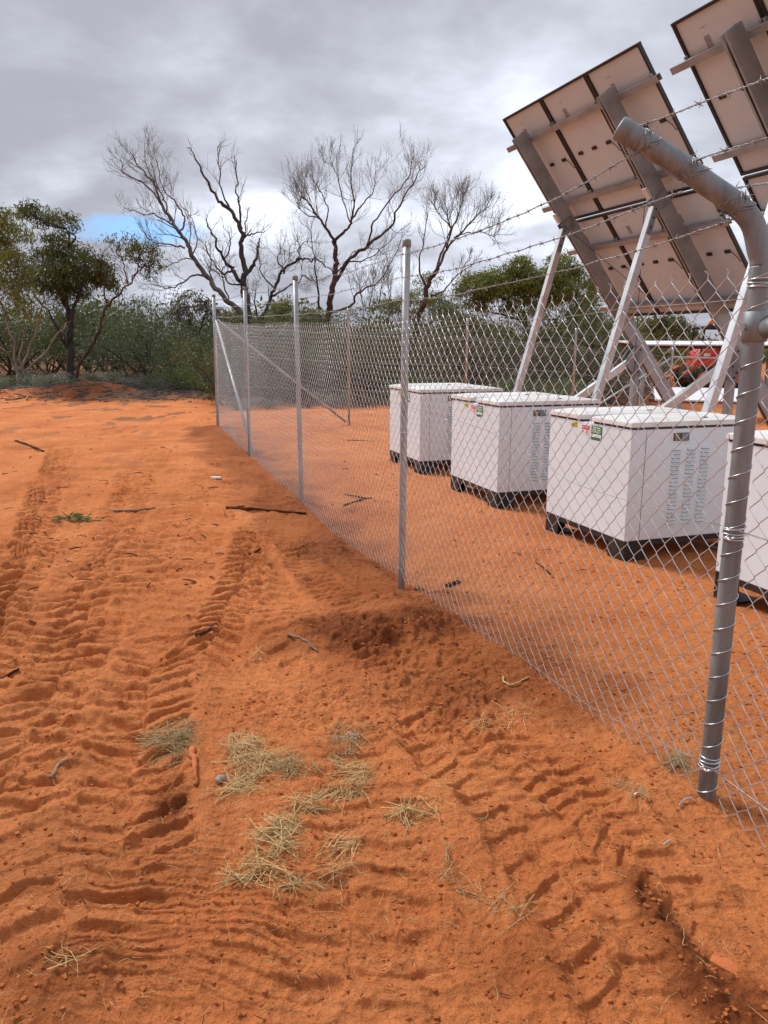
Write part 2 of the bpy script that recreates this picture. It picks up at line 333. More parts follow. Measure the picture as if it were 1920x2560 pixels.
def ground(x, y, cell=None, full=True):
    """height and dampness of the ground"""
    x = np.asarray(x, float); y = np.asarray(y, float)
    c = np.full(x.shape, .004) if cell is None else cell
    s = (x-A0[0])*AL[0]+(y-A0[1])*AL[1]; q = (x-A0[0])*PE[0]+(y-A0[1])*PE[1]
    z = FG(s)*np.exp(-(q/.75)**2)*sstep(-7, -3, s)*(1-sstep(15, 18, s))
    z = z+.35*sstep(22, 32, y)-.28*sstep(1.5, 7, x)*sstep(12.5, 17, y)*(1-sstep(19, 30, y))
    wx = x+.06*vnoise(x*1.7, y*1.7, 31)+.02*vnoise(x*6, y*6, 32); wy = y+.06*vnoise(x*1.7, y*1.7, 33)+.02*vnoise(x*6, y*6, 34)
    inside = sstep(.2, 1.0, q)                                 # smoother within the compound
    for i, (wl, amp) in enumerate(((3.1, .030), (1.3, .024), (.62, .014), (.31, .0100), (.17, .0070), (.085, .0050), (.044, .0036), (.022, .0024))):
        fade = np.clip(wl/(1.6*c)-1., 0, 1)
        a = amp*(1-.55*inside)
        nse = vnoise(x/wl+7*i, y/wl*1.15+3*i, i)
        if wl < .7: nse = 1-2*np.abs(nse)**.8 if i != 3 else nse
        z = z+a*fade*nse
    moist = np.zeros_like(x)
    for cpt, rx, ry, h in _mound: z = z+h*np.exp(-((wx-cpt[0])/rx)**2-((wy-cpt[1])/ry)**2)
    for cpt, rx, ry, h in _hole: z = z-h*np.exp(-((wx-cpt[0])/rx)**2-((wy-cpt[1])/ry)**2)
    for cpt, rx, ry, h in _moist: moist = np.maximum(moist, h*np.clip(1.35-1.1*np.sqrt(((wx-cpt[0])/rx)**2+((wy-cpt[1])/ry)**2)+.35*vnoise(x*5, y*5, 51), 0, 1))
    d, arc, sg, L = _seg(wx, wy, _band)
    moist = np.maximum(moist, .95*np.clip(1.5-d/.40+.5*vnoise(x*3.5, y*3.5, 52), 0, 1)*(.8+.3*vnoise(x*1.1, y*1.1, 53)))
    z = z+.035*np.exp(-(d/.26)**2)*(1+vnoise(x*2.2, y*2.2, 54))
    moist = np.maximum(moist, .26*sstep(.5, .95, vnoise(x*1.25+3, y*1.25, 57)+.6*vnoise(x*4.7, y*4.7, 58))*(1-inside)*(1-sstep(12, 17, y)))
    d, arc, sg, L = _seg(wx, wy, _streak)
    moist = np.maximum(moist, np.clip(1.35-d/(.045+.085*arc)+.4*vnoise(x*9, y*9, 55), 0, 1)*np.clip(arc/.2, 0, 1)*.95)
    # loose crumbly lumps where the soil was turned
    fade = np.clip(.06/(2.4*c)-1., 0, 1)
    cl = np.maximum(vnoise(x*19, y*19, 61), 0)+.6*np.maximum(vnoise(x*41, y*41, 62), 0)
    z = z+fade*.017*cl*np.clip(moist*1.2-.15, 0, 1)
    patch = sstep(.25, .6, vnoise(x*.9, y*.9, 63)+.3*vnoise(x*3, y*3, 64))
    z = z+fade*.018*cl*patch*(1-.7*inside)
    for pl, hw, pitch, lug, sink, chev, berm, sd in TRACKS:
        x0, x1 = pl[:, 0].min()-hw*2, pl[:, 0].max()+hw*2; y0, y1 = pl[:, 1].min()-hw*2, pl[:, 1].max()+hw*2
        m = (x > x0) & (x < x1) & (y > y0) & (y < y1)
        if not m.any(): continue
        d, arc, sg, L = _seg(wx[m], wy[m], pl)
        wt = (1-sstep(hw*.78, hw*1.05, d))*sstep(0, .25, arc)*(1-sstep(L-.25, L, arc))
        wear = np.clip(.88+.45*vnoise(x[m]*1.1+sd, y[m]*1.1, 70+sd), .4, 1.15)
        ph = (arc-chev*d*np.where(sg > 0, 1, .8)+np.where(sg > 0, 0, .5*pitch))/pitch+.22*vnoise(x[m]*5, y[m]*5, 90+sd)
        w = sstep(.22, .70, .5+.5*np.cos(2*math.pi*ph))
        edge = sstep(.0, .03, d)*1.0
        fd = np.clip(pitch/(3*c[m])-.4, 0, 1)
        brk = .68+.32*sstep(-.45, .15, vnoise(x[m]*5.5+sd, y[m]*5.5, 120+sd))
        z[m] += wt*wear*(-.8*sink+1.5*lug*fd*brk*(w-.40)*(.35+.65*edge))+berm*np.exp(-((d-hw*1.15)/(.28*hw))**2)*wear*sstep(0, .2, arc)*(1-sstep(L-.2, L, arc))*(1+.5*vnoise(x[m]*8, y[m]*8, 95))
    litter = sstep(21.3, 23.3, y+1.1*vnoise(x*.8, y*.8, 81))*(.72+.28*vnoise(x*1.9, y*1.9, 82))*(1-sstep(.3, 1.2, moist))*(1-.5*sstep(-2, 1, x))
    litter = np.maximum(litter, .6*sstep(.30, .62, vnoise(x*2.1, y*1.0, 83)+.55*vnoise(x*7.3, y*3.2, 84))*sstep(11, 18, y)*(1-.7*inside))
    litter = np.clip(litter, 0, .85)
    return z, np.clip(moist, 0, 1), litter
def gz(x, y):
    return float(ground(np.array([x], float), np.array([y], float))[0][0])
def on(x, y, dz=0.):
    p = G(x, y); z = gz(p[0], p[1]); p = G(x, y, z); return np.array([p[0], p[1], gz(p[0], p[1])+dz])

def make_ground():
    ys = [-900, -300, -90, -30, -12, -6, -3, -1.5, -.5, .2, .6, .9, 1.05]
    yv = 1.15
    while yv < 24:
        ys.append(yv); yv += min(max(yv*yv/(770*1.65)*.9, .0028), .008+.0038*yv)
    while yv < 1500:
        ys.append(yv); yv *= 1.06
    ys = np.array(ys)
    cf = np.linspace(-.56, .56, 860)
    cs = np.concatenate([-np.geomspace(9, .6, 34), cf, np.geomspace(.6, 9, 34)])
    Y, C = np.meshgrid(ys, cs, indexing='ij')
    W = np.maximum(np.abs(Y), .0)+1.0
    W = np.where(Y < 1, 2+np.abs(Y-1)*.9, W)
    X = C*W
    X = np.clip(X, -1500, 1500)
    cell = np.maximum(np.gradient(X, axis=1), np.gradient(Y, axis=0)*.55)
    Z, Mo, Li = ground(X.ravel(), Y.ravel(), cell.ravel())
    n, k = Y.shape
    i = np.arange(n-1)[:, None]*k; j = np.arange(k-1)[None]
    fs = np.stack([i+j, i+j+1, i+k+j+1, i+k+j], -1).reshape(-1, 4)
    mb = MB(); mb.add(np.stack([X.ravel(), Y.ravel(), Z], 1), fs)
    o = mb.build('ground', M['soil'], smooth=True)
    a = o.data.attributes.new('moist', 'FLOAT', 'POINT'); a.data.foreach_set('value', Mo.astype(np.float32))
    a = o.data.attributes.new('litter', 'FLOAT', 'POINT'); a.data.foreach_set('value', Li.astype(np.float32))
    tag(o, kind='structure')
make_ground()

# ------------------------------------------------------------------ fence
W_CELL = .085
def chain_mesh(s0, s1, ztop, zbot, q0, r=.00175, rows=21, k=4, fine=True, conv=None):
    """chain-link in the local frame x = across, y = along, z up"""
    c = W_CELL/2; nw = int((s1-s0)/c)
    kk = np.arange(nw)
    ts = np.array([0., .07, .16, .5, .86, .95]) if fine else np.array([0., .12, .6])
    u_of = np.clip((ts-.03)/.93, 0, 1)**1.22
    H = rows*2
    J = np.repeat(np.arange(H), len(ts)); T = np.tile(ts, H); U = np.tile(u_of, H)
    J = np.append(J, H); T = np.append(T, 0.); U = np.append(U, 0.)
    par = (J[None, :]+kk[:, None]) % 2                                   # 0: at near column, moving to far one
    frac = np.where(par == 0, U[None], 1-U[None])
    ov = 1+.07
    y = s0+kk[:, None]*c+c*((frac-.5)*ov+.5)
    rowpos = (J+T)/H
    zt = np.interp(y, *ztop); zb = np.interp(y, *zbot)
    z = zb+(zt-zb)*rowpos[None]
    # unevenness of a hand-strained fence
    y = y+.010*vnoise(y*1.3, z*1.6, 5)+.004*vnoise(y*4, z*4, 6)
    z = z+.008*vnoise(y*1.5+9, z*1.7, 7)
    # moving toward the far column while rising = front of the spiral
    side = np.where(par == 0, -1., 1.)*np.sin(np.pi*np.clip(T, 0, 1))[None]
    x = np.interp(y, *q0)+.0035*side+.012*vnoise(y*1.1, z*1.4, 8)*np.clip(np.abs(y)/.5, 0, 1)
    P = np.stack([x, y, z], 2)
    # twisted ends above the top strand
    a = P[:, -1:, :]
    jit = np.random.default_rng(3).normal(0, .004, (nw, 2))
    e1 = a+np.stack([jit[:, :1]*.5+.002, np.where((kk % 2 == 0)[:, None], .004, -.004), np.full((nw, 1), .014)], 2)
    e2 = a+np.stack([jit[:, :1]-.003, jit[:, 1:]+np.where((kk % 2 == 0)[:, None], -.006, .006), np.full((nw, 1), .023)], 2)
    P = np.concatenate([P, e1, e2], 1)
    mb = MB(); mb.tubes(P, r, k, ref=(.94, .2, .26))
    return mb
def helix(c, axis_z0, axis_z1, rad, turns, r, mb, phase=0., k=5, jitter=.0, n=14):
    t = np.linspace(0, 1, max(int(abs(turns)*n), 6)); a = phase+2*math.pi*turns*t
    rr = rad*(1+jitter*np.sin(a*1.7+phase*3))
    pts = np.stack([c[0]+rr*np.cos(a), c[1]+rr*np.sin(a), axis_z0+(axis_z1-axis_z0)*t+jitter*.08*np.sin(a*.6)], 1)
    mb.tube(pts, r, k)
def catenary(p, q, sag, n=24):
    t = np.linspace(0, 1, n)[:, None]; p = np.asarray(p, float); q = np.asarray(q, float)
    pts = p+(q-p)*t; pts[:, 2] -= sag*4*t[:, 0]*(1-t[:, 0]); return pts
def barbed(mb, pts_ctrl, fine=True, seed=0, gap=.11):
    """two twisted strands with four-point barbs"""
    rg = np.random.default_rng(seed)
    pts_ctrl = np.asarray(pts_ctrl, float)
    seg = np.linalg.norm(np.diff(pts_ctrl, axis=0), axis=1); arc = np.concatenate([[0], np.cumsum(seg)]); L = arc[-1]
    n = max(int(L/(.012 if fine else .06)), 4); t = np.linspace(0, L, n)
    P = np.stack([np.interp(t, arc, pts_ctrl[:, i]) for i in range(3)], 1)
    P[:, 2] += .006*vnoise(t*2.3, t*0+seed, 4)+.003*vnoise(t*7, t*0+seed, 5); P[:, 0] += .006*vnoise(t*2.1, t*0+seed, 6)
    d = np.gradient(P, axis=0); d /= np.linalg.norm(d, axis=1)[:, None]
    u = np.cross(d, UP); u /= np.linalg.norm(u, axis=1)[:, None]; w = np.cross(u, d)
    if fine:
        for ph in (0, math.pi):
            a = 2*math.pi*t/.062+ph
            mb.tube(P+.0021*(np.cos(a)[:, None]*u+np.sin(a)[:, None]*w), .0015, 4)
    else: mb.tube(P, .0021, 4)
    for b in np.arange(.05, L, gap):
        i = min(int(b/L*n), n-1); c = P[i]
        a0 = rg.uniform(0, 6.28)
        for kx in range(2):
            a = a0+kx*1.5+rg.normal(0, .2); e = math.cos(a)*u[i]+math.sin(a)*w[i]
            cc = c+d[i]*(kx-.5)*.006
            mb.tube(np.array([cc-e*.015+d[i]*.004, cc+d[i]*.001, cc+e*.015-d[i]*.004]), [.0009, .0016, .0009], 4)
        th = np.linspace(0, 4*math.pi, 11)
        if fine: mb.tube(c+.0036*(np.cos(th)[:, None]*u[i]+np.sin(th)[:, None]*w[i])+d[i]*(th[:, None]/12.6-.5)*.014, .0013, 4)

def left_fence():
    root = empty('chain_link_fence', (A0[0], A0[1], 0), TH)
    tag(root, 'galvanised chain link fence running from the near cranked post into the distance', 'fence', 'fences around the compound')
    def loc(p): p = np.asarray(p, float); v = p-np.array([A0[0], A0[1], 0]); return np.array([v@PE, v@AL, p[2]])
    TOP = ([-4, -.6, .08, .2, .58, 1.13, 1.93, 3.03, 4.7, 6.36, 9.46, 12.6, 13.06], [1.86, 1.86, 1.857, 1.855, 1.857, 1.83, 1.82, 1.79, 1.80, 1.83, 1.88, 1.98, 1.99])
    BOT = ([-4, 0, .25, .64, 1.34, 1.8, 2.65, 3.09, 4.7, 6.2, 9.7, 12.54, 13.06], [.085, .075, .09, .078, .058, .055, .012, -.006, -.10, -.05, -.03, .06, .10])
    Q = ([-4, -.6, -.06, .06, .6, 14], [-.03, -.03, -.012, -.012, -.03, -.03])
    chain_mesh(.045, 13.04, TOP, BOT, Q).build('chain_link_mesh', M['wire'], root, smooth=True)
    chain_mesh(-3.6, -.045, TOP, BOT, Q).build('chain_link_mesh', M['wire'], root, smooth=True)
    # intermediate posts, leaning a touch as in the photo
    px = {1: ((1017, 600), (1002.8, 1479.7)), 2: ((737.9, 690), (753.9, 1254.8)), 3: ((611.4, 717.6), (624.4, 1142)), 4: ((534.1, 736.6), (545, 1060.8))}
    tops = {}
    for i in (1, 2, 3, 4):
        p0 = A0[0]*np.array([1, 0, 0])+A0[1]*np.array([0, 1, 0])+AL*S_POST[i]
        b = hit(*px[i][1], p0, np.array([0, 1., 0])); t = hit(*px[i][0], p0, np.array([0, 1., 0]))
        b, t = loc(b), loc(t); tops[i] = t
        d = (t-b)/np.linalg.norm(t-b)
        mb = MB(); rr = .0255 if i < 4 else .03
        mb.tube([b-d*.35, b+d*.3, b+(t-b)*.6, t-d*.004], rr, 18)
        po = mb.build('post', M['galv_post'], root, smooth=True)
        for e in po.data.polygons: e.use_smooth = len(e.vertices) == 4
        mb = MB(); mb.tube([t-d*.045, t-d*.044, t-d*.004, t+d*.004], [rr*1.02, rr*1.14, rr*1.14, rr*.96], 18)
        mb.build('post_cap', M['galv'], po, smooth=True)
        for zz in (.08, .55, 1.05, 1.6, 1.78):
            mb = MB(); helix(b+d*(zz+.1), b[2]+zz+.1, b[2]+zz+.104, rr+.002, 1.6, .0017, mb, phase=zz*7); mb.build('tie_wire', M['wire'], po)
    # straining post with cranked arm
    an = np.array([.25, .97, 0])
    ax = [hit(x, y, [A0[0], A0[1], 0], an) for x, y in ((1900, 659), (1897, 622), (1880, 556), (1836, 508), (1770, 461), (1698, 410), (1551, 321))]
    pts = [np.array([0, 0, -.45]), np.array([0, 0, .6]), np.array([0, 0, 1.2]), np.array([0, 0, 1.8])]
    ctrl = [loc(a) for a in ax]
    ctrl[0][0] = 0.; ctrl[0][1] = 0.
    raw = np.array(pts+ctrl); # smooth the crank
    sp = []
    for i in range(3, len(raw)-1):
        p0, p1, p2, p3 = raw[i-1], raw[i], raw[i+1], raw[min(i+2, len(raw)-1)]
        for t in np.linspace(0, 1, 6)[:-1]:
            sp.append(.5*((2*p1)+(-p0+p2)*t+(2*p0-5*p1+4*p2-p3)*t*t+(-p0+3*p1-3*p2+p3)*t**3))
    full = np.array(list(raw[:3])+sp+[raw[-1]])
    RP, RA = .0308, .0340
    low = full[full[:, 2] <= 1.8]
    mb = MB(); mb.tube(np.vstack([low, [[0, 0, 1.9]]]), RP, 28); up_ = full[full[:, 2] > 1.84]
    mb.tube(np.vstack([[[0, 0, 1.835], [0, 0, 1.84]], up_]), np.r_[RP, np.full(len(up_)+1, RA)], 28); po = mb.build('cranked_post', M['galv'], root, smooth=True)
    for e in po.data.polygons: e.use_smooth = len(e.vertices) == 4
    tip = full[-1]; td = (full[-1]-full[-3]); td /= np.linalg.norm(td)
    mb = MB(); mb.tube([tip-td*.035, tip-td*.034, tip+td*.001, tip+td*.006], [RA*1.01, RA*1.05, RA*1.05, RA*.96], 28); mb.build('end_cap', M['galv'], po, smooth=True)
    # clamp tee and brace rail toward the next post
    mb = MB(); mb.tube([[0, 0, 1.655], [0, 0, 1.658], [0, 0, 1.745], [0, 0, 1.748]], [RP*1.0, RP*1.22, RP*1.22, RP*1.0], 24)
    mb.tube([[.012, -.02, 1.70], [.02, -.075, 1.70], [.022, -.12, 1.70]], [.036, .033, .031], 20)
    mb.tube([[-.0445, .0, 1.70], [-.05, .0, 1.70]], .012, 6)
    mb.build('clamp_tee', M['galv'], po, smooth=True)
    mb = MB(); mb.tube([[.022, -.11, 1.70], [.0, -1.2, 1.66], [0, -3., 1.6]], .024, 16); mb.build('brace_rail', M['galv_post'], root, smooth=True)
    # lacing wire round the post, and the wraps that hold the strands
    mb = MB()
    helix((0, 0), .10, 1.86, RP+.0025, 20.4, .0017, mb, phase=2.2, n=18)
    helix((.001, 0), 1.02, 1.075, RP+.003, 5, .0021, mb, phase=.4, jitter=.05, n=18)
    helix((0, .001), .20, .25, RP+.003, 6, .0021, mb, phase=1.4, jitter=.05, n=18)
    helix((0, 0), 1.815, 1.845, RP+.004, 4, .0021, mb, phase=2.4, jitter=.05, n=18)
    for zz in (1.045, .225): 
        mb.tube([[-.04, -.02, zz], [-.045, -.01, zz-.01], [-.043, -.035, zz-.012], [-.047, -.05, zz+.002]], .004, 6)
    mb.build('lacing_wire', M['wire'], po, smooth=True)
    # tension strands woven through the mesh
    s = np.linspace(.04, 13., 160)
    for nm, zz, amp in (('top', None, .006), ('mid', ([0, .6, .9, 1.7, 3.02, 3.5, 6., 9., 13], [1.06, 1.056, 1.06, 1.2, 1.235, 1.23, 1.27, 1.38, 1.45]), .006), ('low', ([0, .1, .64, 1.34, 2.1, 3.03, 4.7, 6.3, 9.5, 13], [.22, .195, .125, .1, .066, .054, -.05, .0, .03, .14]), .008)):
        z = np.interp(s, *TOP)-.075 if zz is None else np.interp(s, *zz)
        z = z+amp*vnoise(s*2.4, s*0, 3)
        mb = MB(); mb.tube(np.stack([np.interp(s, *Q)-.003, s, z], 1), .0011, 5)
        s2 = np.linspace(-.04, -3.4, 40); z2 = z[0]-.012*np.abs(s2)+amp*vnoise(s2*2.4, s2*0, 8)
        mb.tube(np.stack([np.interp(s2, *Q)-.004, s2, z2], 1), .0024, 5)
        mb.build('tension_wire', M['barb'], root, smooth=True)
    # barbed strands
    arm = [loc(hit(x, y, [A0[0], A0[1], 0], an)) for x, y in ((1595, 345), (1715, 432), (1836, 508))]
    for i, (a, hb) in enumerate(zip(arm, (632, 685, 740))):
        a = a.copy()
        zs = [tops[1][2]-(hb-600)/368., ]
        out = []
        for j in (1, 2, 3, 4):
            dzt = (tops[j][2]-tops[1][2]); out.append(np.array([-.03, S_POST[j], zs[0]+dzt*.9]))
        chain = [np.array([a[0], a[1], a[2]-.045])]
        ctrl = np.array(catenary(chain[0], out[0], .045, 20).tolist())
        mb = MB(); barbed(mb, ctrl, True, seed=i)
        ctrl = np.concatenate([catenary(out[0], out[1], .02, 10), catenary(out[1], out[2], .02, 10)[1:], catenary(out[2], out[3], .015, 10)[1:]])
        barbed(mb, ctrl, False, seed=10+i)
        nxt = np.array([a[0], a[1]-2.8, a[2]+.02])
        barbed(mb, catenary(np.array([a[0], a[1], a[2]+.035]), nxt, .02, 16), True, seed=20+i)
        # bunch of wraps on the arm
        ix = np.argmin(np.abs(full[:, 0]-a[0])); tdir = full[min(ix+1, len(full)-1)]-full[ix-1]; tdir /= np.linalg.norm(tdir)
        e1 = np.array([0, 1., 0]); e2 = np.cross(tdir, e1)
        rg = np.random.default_rng(40+i)
        for w in range(8):
            th = np.linspace(0, 2*math.pi*1.15, 26); off = (w-3.5)*.006+.028*np.sin(th+w*.9)*.5+.006*np.sin(th*3+w)
            rr = RA+.004+.003*np.sin(th*2.3+w*1.7)
            P = full[ix]+rr[:, None]*(np.cos(th)[:, None]*e1+np.sin(th)[:, None]*e2)+tdir*off[:, None]
            mb.tube(P, .0021, 5)
        for w in range(18):
            th = rg.uniform(0, 6.28); b0 = full[ix]+(RA+.004)*(math.cos(th)*e1+math.sin(th)*e2)+tdir*rg.uniform(-.03, .03)
            dd = rg.normal(size=3); dd += (math.cos(th)*e1+math.sin(th)*e2)*1.2; dd /= np.linalg.norm(dd)
            mb.tube([b0, b0+dd*.012, b0+dd*.024], [.0019, .0016, .0009], 4)
        mb.build('barbed_wire', M['barb'], root, smooth=True)
    # diagonal stay of the end post
    t4 = tops[4]
    mb = MB(); mb.tube([[.0, S_POST[4]-.03, t4[2]-.46], [0.02, S_POST[3]+.06, gz(*(A0+AL[:2]*S_POST[3]))+.05]], .024, 14)
    mb.build('diagonal_stay', M['galv_post'], root, smooth=True)
    return tops, root
FT, FENCE = left_fence()

E0 = A0+AL[:2]*S_POST[4]
def far_fence():
    root = empty('chain_link_fence', (E0[0], E0[1], 0), TH)
    tag(root, 'chain link fence across the far end of the compound in front of the scrub', 'fence', 'fences around the compound')
    def loc(p): v = p-np.array([E0[0], E0[1], 0]); return np.array([v@PE, v@AL, p[2]])
    ts = [2.574, 5.15, 7.773, 10.378]; topz = []
    for t, yt in zip(ts, (770, 795, 820, 868)):
        w = np.array([E0[0], E0[1], 0])+PE*t
        zt = at(960, yt, w[1])[2]; xz = proj_z(w, yt); topz.append(xz)
        g = gz(w[0], w[1])
        mb = MB(); mb.tube([[t, 0, g-.3], [t, 0, xz-.1], [t, 0, xz]], .025, 12); po = mb.build('post', M['galv_post'], root, smooth=True)
    # rail and stay at the gate end
    w = np.array([E0[0], E0[1], 0])+PE*ts[3]
    zr = proj_z(w, 893)
    mb = MB(); mb.tube([[ts[3], 0, zr], [ts[3]+2.6, .0, zr-.06]], .024, 12); mb.build('gate_rail', M['galv_post'], root, smooth=True)
    mb = MB(); p1 = np.array([ts[3]-.05, 0, zr-.03]); g = gz(*(E0+PE[:2]*ts[2])); mb.tube([p1, [ts[2]+.1, 0, g+.1]], .024, 12); mb.build('diagonal_stay', M['galv_post'], root, smooth=True)
    mb = MB(); g = gz(*(E0+PE[:2]*ts[0])); mb.tube([[.03, -.0, FT[4][2]-.46], [ts[0]-.06, 0, g+.06]], .024, 14); mb.build('diagonal_stay', M['galv_post'], root, smooth=True)
    ty = [0]+ts; tz = [1.99]+[min(1.85, a-.38) for a in topz]
    gb = [gz(*(E0+PE[:2]*t))+.04 for t in ty]
    # this mesh runs along x: build along y then swap
    mb = chain_mesh(.03, 10.3, (ty, tz), (ty, gb), ([0, 20], [0, 0]), r=.0011, k=3, fine=False)
    for v in mb.v: v[:, [0, 1]] = v[:, [1, 0]]
    mb.build('chain_link_mesh', M['wire'], root, smooth=True)
    for hfrac in (0., .33, .68):
        s = np.linspace(0, 10.3, 40); z = np.interp(s, ty, tz)-.06-hfrac*1.6
        mb = MB(); mb.tube(np.stack([s, s*0-.003, z], 1), .0022, 4); mb.build('tension_wire', M['wire'], root)
    for i in range(3):
        mb = MB(); zz = np.array([FT[4][2]]+topz)-.1-.14*i
        if i == 0: zz = zz+.02
        pts = np.concatenate([catenary([ty[j], 0, zz[j]], [ty[j+1], 0, zz[j+1]], .02, 8)[(1 if j else 0):] for j in range(4)])
        barbed(mb, pts, False, seed=50+i); mb.build('barbed_wire', M['barb'], root)
def proj_z(w, ypx):
    """height at plan position w whose picture row is ypx"""
    lo, hi = -3., 12.
    for _ in range(40):
        m = (lo+hi)/2; q = CAMM@(np.array([w[0], w[1], m])-CAM); y = 1280+F_PX*q[1]/q[2]
        if y > ypx: lo = m
        else: hi = m
    return lo
far_fence()

# ------------------------------------------------------------------ battery cabinets
def text_mesh(body, size, name):
    cu = bpy.data.curves.new(name, 'FONT'); cu.body = body; cu.size = size; cu.align_x = 'CENTER'; cu.align_y = 'CENTER'; cu.fill_mode = 'FRONT'
    cu.resolution_u = 3
    o = bpy.data.objects.new(name, cu); COL.objects.link(o)
    dg = bpy.context.evaluated_depsgraph_get(); me = bpy.data.meshes.new_from_object(o.evaluated_get(dg))
    bpy.data.objects.remove(o); return me
def place_text(body, size, name, m, parent, c, ex, ey):
    me = text_mesh(body, size, name); me.materials.clear(); me.materials.append(m)
    o = bpy.data.objects.new(name, me); COL.objects.link(o); o.parent = parent
    ex = Vector(ex); ey = Vector(ey); ez = ex.cross(ey)
    o.matrix_local = Matrix(((ex.x, ey.x, ez.x, c[0]), (ex.y, ey.y, ez.y, c[1]), (ex.z, ey.z, ez.z, c[2]), (0, 0, 0, 1)))
    return o
CL, CW, CH, CZ0 = 1.151, 1.143, .859, .145
def make_cabinet():
    """local frame: x into the compound (louvred face at y = 0), y along the fence (sticker face at x = 0)"""
    r = empty('battery_cabinet', (0, 0, 0), TH)
    mb = MB(); mb.box((CW/2, CL/2, CZ0+CH/2), (CW, CL, CH), bevel=.006)
    body = mb.build('cabinet_body', M['cab'], r)
    for e in body.data.polygons: e.use_smooth = False
    # black base frame and corner feet
    mb = MB()
    t = .045
    mb.box((CW/2, .018, CZ0-.0225), (CW-.004, .03, .042)); mb.box((CW/2, CL-.018, CZ0-.0225), (CW-.004, .03, .042))
    mb.box((.018, CL/2, CZ0-.0225), (.03, CL-.072, .042)); mb.box((CW-.018, CL/2, CZ0-.0225), (.03, CL-.072, .042))
    mb.build('base_frame', M['black'], r)
    for fx, fy in ((0, 0), (0, 1), (1, 0), (1, 1)):
        mb = MB(); x0 = 0 if fx == 0 else CW; y0 = 0 if fy == 0 else CL; sx = 1 if fx == 0 else -1; sy = 1 if fy == 0 else -1
        for (w, d, cx, cy) in ((.20, .012, .10, .006), (.012, .19, .006, .105)):
            mb.box((x0+sx*(cx+.002), y0+sy*(cy+.002), CZ0/2-.02), (w, d, CZ0+.035))
        mb.box((x0+sx*.10, y0+sy*.10, -.016), (.19, .19, .008))
        mb.build('foot', M['black'], r)
    # black seal, then the two hipped lids
    ztop = CZ0+CH
    for y0, y1 in ((-.012, .445*CL), (.573*CL, CL+.012)):
        mb = MB(); mb.box((CW/2, (y0+y1)/2, ztop+.007), (CW-.012, y1-y0-.02, .018)); 
        seal = mb
        x0, x1 = -.014, CW+.014; zr = ztop+.016; zt = zr+.036; zh = zt+.024; c = .10
        v = [[x0, y0, zr], [x1, y0, zr], [x1, y1, zr], [x0, y1, zr], [x0, y0, zt], [x1, y0, zt], [x1, y1, zt], [x0, y1, zt],
             [x0+c*1.6, y0+c, zh], [x1-c*1.6, y0+c, zh], [x1-c*1.6, y1-c, zh], [x0+c*1.6, y1-c, zh]]
        fs = [[3, 2, 1, 0], [0, 1, 5, 4], [1, 2, 6, 5], [2, 3, 7, 6], [3, 0, 4, 7], [4, 5, 9, 8], [5, 6, 10, 9], [6, 7, 11, 10], [7, 4, 8, 11], [8, 9, 10, 11]]
        bm = bmesh.new(); vv = [bm.verts.new(p) for p in v]; [bm.faces.new([vv[i] for i in f]) for f in fs]
        bmesh.ops.bevel(bm, geom=list(bm.edges), offset=.004, segments=2, affect='EDGES')
        me = bpy.data.meshes.new('lid'); bm.to_mesh(me); bm.free(); me.materials.append(M['lid'])
        lid = bpy.data.objects.new('lid', me); COL.objects.link(lid); lid.parent = r
        seal.build('lid_seal', M['black'], lid)
        mb = MB(); mb.box((CW*.62, y0+.07, zt+.019), (.045, .012, .006)); mb.build('lid_lock', M['black'], lid)
    # door on the louvred face
    mb = MB(); mb.box((.132, -.0006, CZ0+CH/2), (.003, .0022, CH-.03)); mb.build('door_seam', M['frame'], r)
    mb = MB()
    zh = CZ0+CH-.068
    mb.box((.449, .0, zh), (.175, .006, .092), bevel=.002); hp = mb.build('handle_recess', M['cab'], r)
    mb = MB(); mb.box((.449, -.0035, zh+.002), (.146, .004, .062)); mb.build('handle_pocket', M['pocket'], hp)
    mb = MB(); mb.box((.405, -.0065, zh), (.036, .004, .052)); mb.build('latch_tag', M['straw_grey'], hp)
    mb = MB(); mb.box((.480, -.0075, zh), (.060, .006, .062), bevel=.002); mb.build('latch', M['galv'], hp)
    # louvres: three columns of pressed hoods
    for cx in (.418, .556, .688):
        mb = MB()
        for k in range(20):
            z = CZ0+CH-.155-k*.0305; w = .041
            if cx > .65: z += .006
            v = [[cx-w, -.0005, z], [cx+w, -.0005, z], [cx+w*.86, -.0165, z-.0105], [cx-w*.86, -.0165, z-.0105], [cx-w*.92, -.0165, z-.0135], [cx+w*.92, -.0165, z-.0135], [cx+w, -.0005, z-.0135], [cx-w, -.0005, z-.0135]]
            mb.addm(v, [[[0, 1, 2, 3], [3, 2, 5, 4], [4, 5, 6, 7]], ], 0); 
            mb.addm([v[0], v[3], v[4], v[7], v[1], v[2], v[5], v[6]], [[[0, 1, 2, 3], [4, 7, 6, 5]]], 0); mb.box((cx, -.0008, z-.0165), (w*1.84, .002, .006), mi=1)
        mb.build('louvre_column', [M['cab'], M['frame']], r)
    # stickers on the fence side (x = 0), seen with y running leftwards
    def sticker(name, m, yc, zc, w, h):
        mb = MB(); mb.box((-.0012, yc, zc), (.0024, w, h)); return mb.build(name, m, r)
    ex = (0, -1, 0); ey = (0, 0, 1)
    zt = CZ0+CH
    ys = lambda fr: CL*(1-fr)
    # yellow warning
    yc = ys(.335); zc = zt-.034
    st = sticker('yellow_sticker', M['yellow'], yc, zc, .088, .042)
    mb = MB(); x = -.0036
    tri = lambda cy, cz, q: [[x, cy+q, cz-q*.8], [x, cy-q, cz-q*.8], [x, cy, cz+q*.9]]
    mb.add(tri(yc+.024, zc+.003, .014), [[0, 1, 2]]); mb.box((x, yc-.016, zc+.011), (.001, .042, .006))
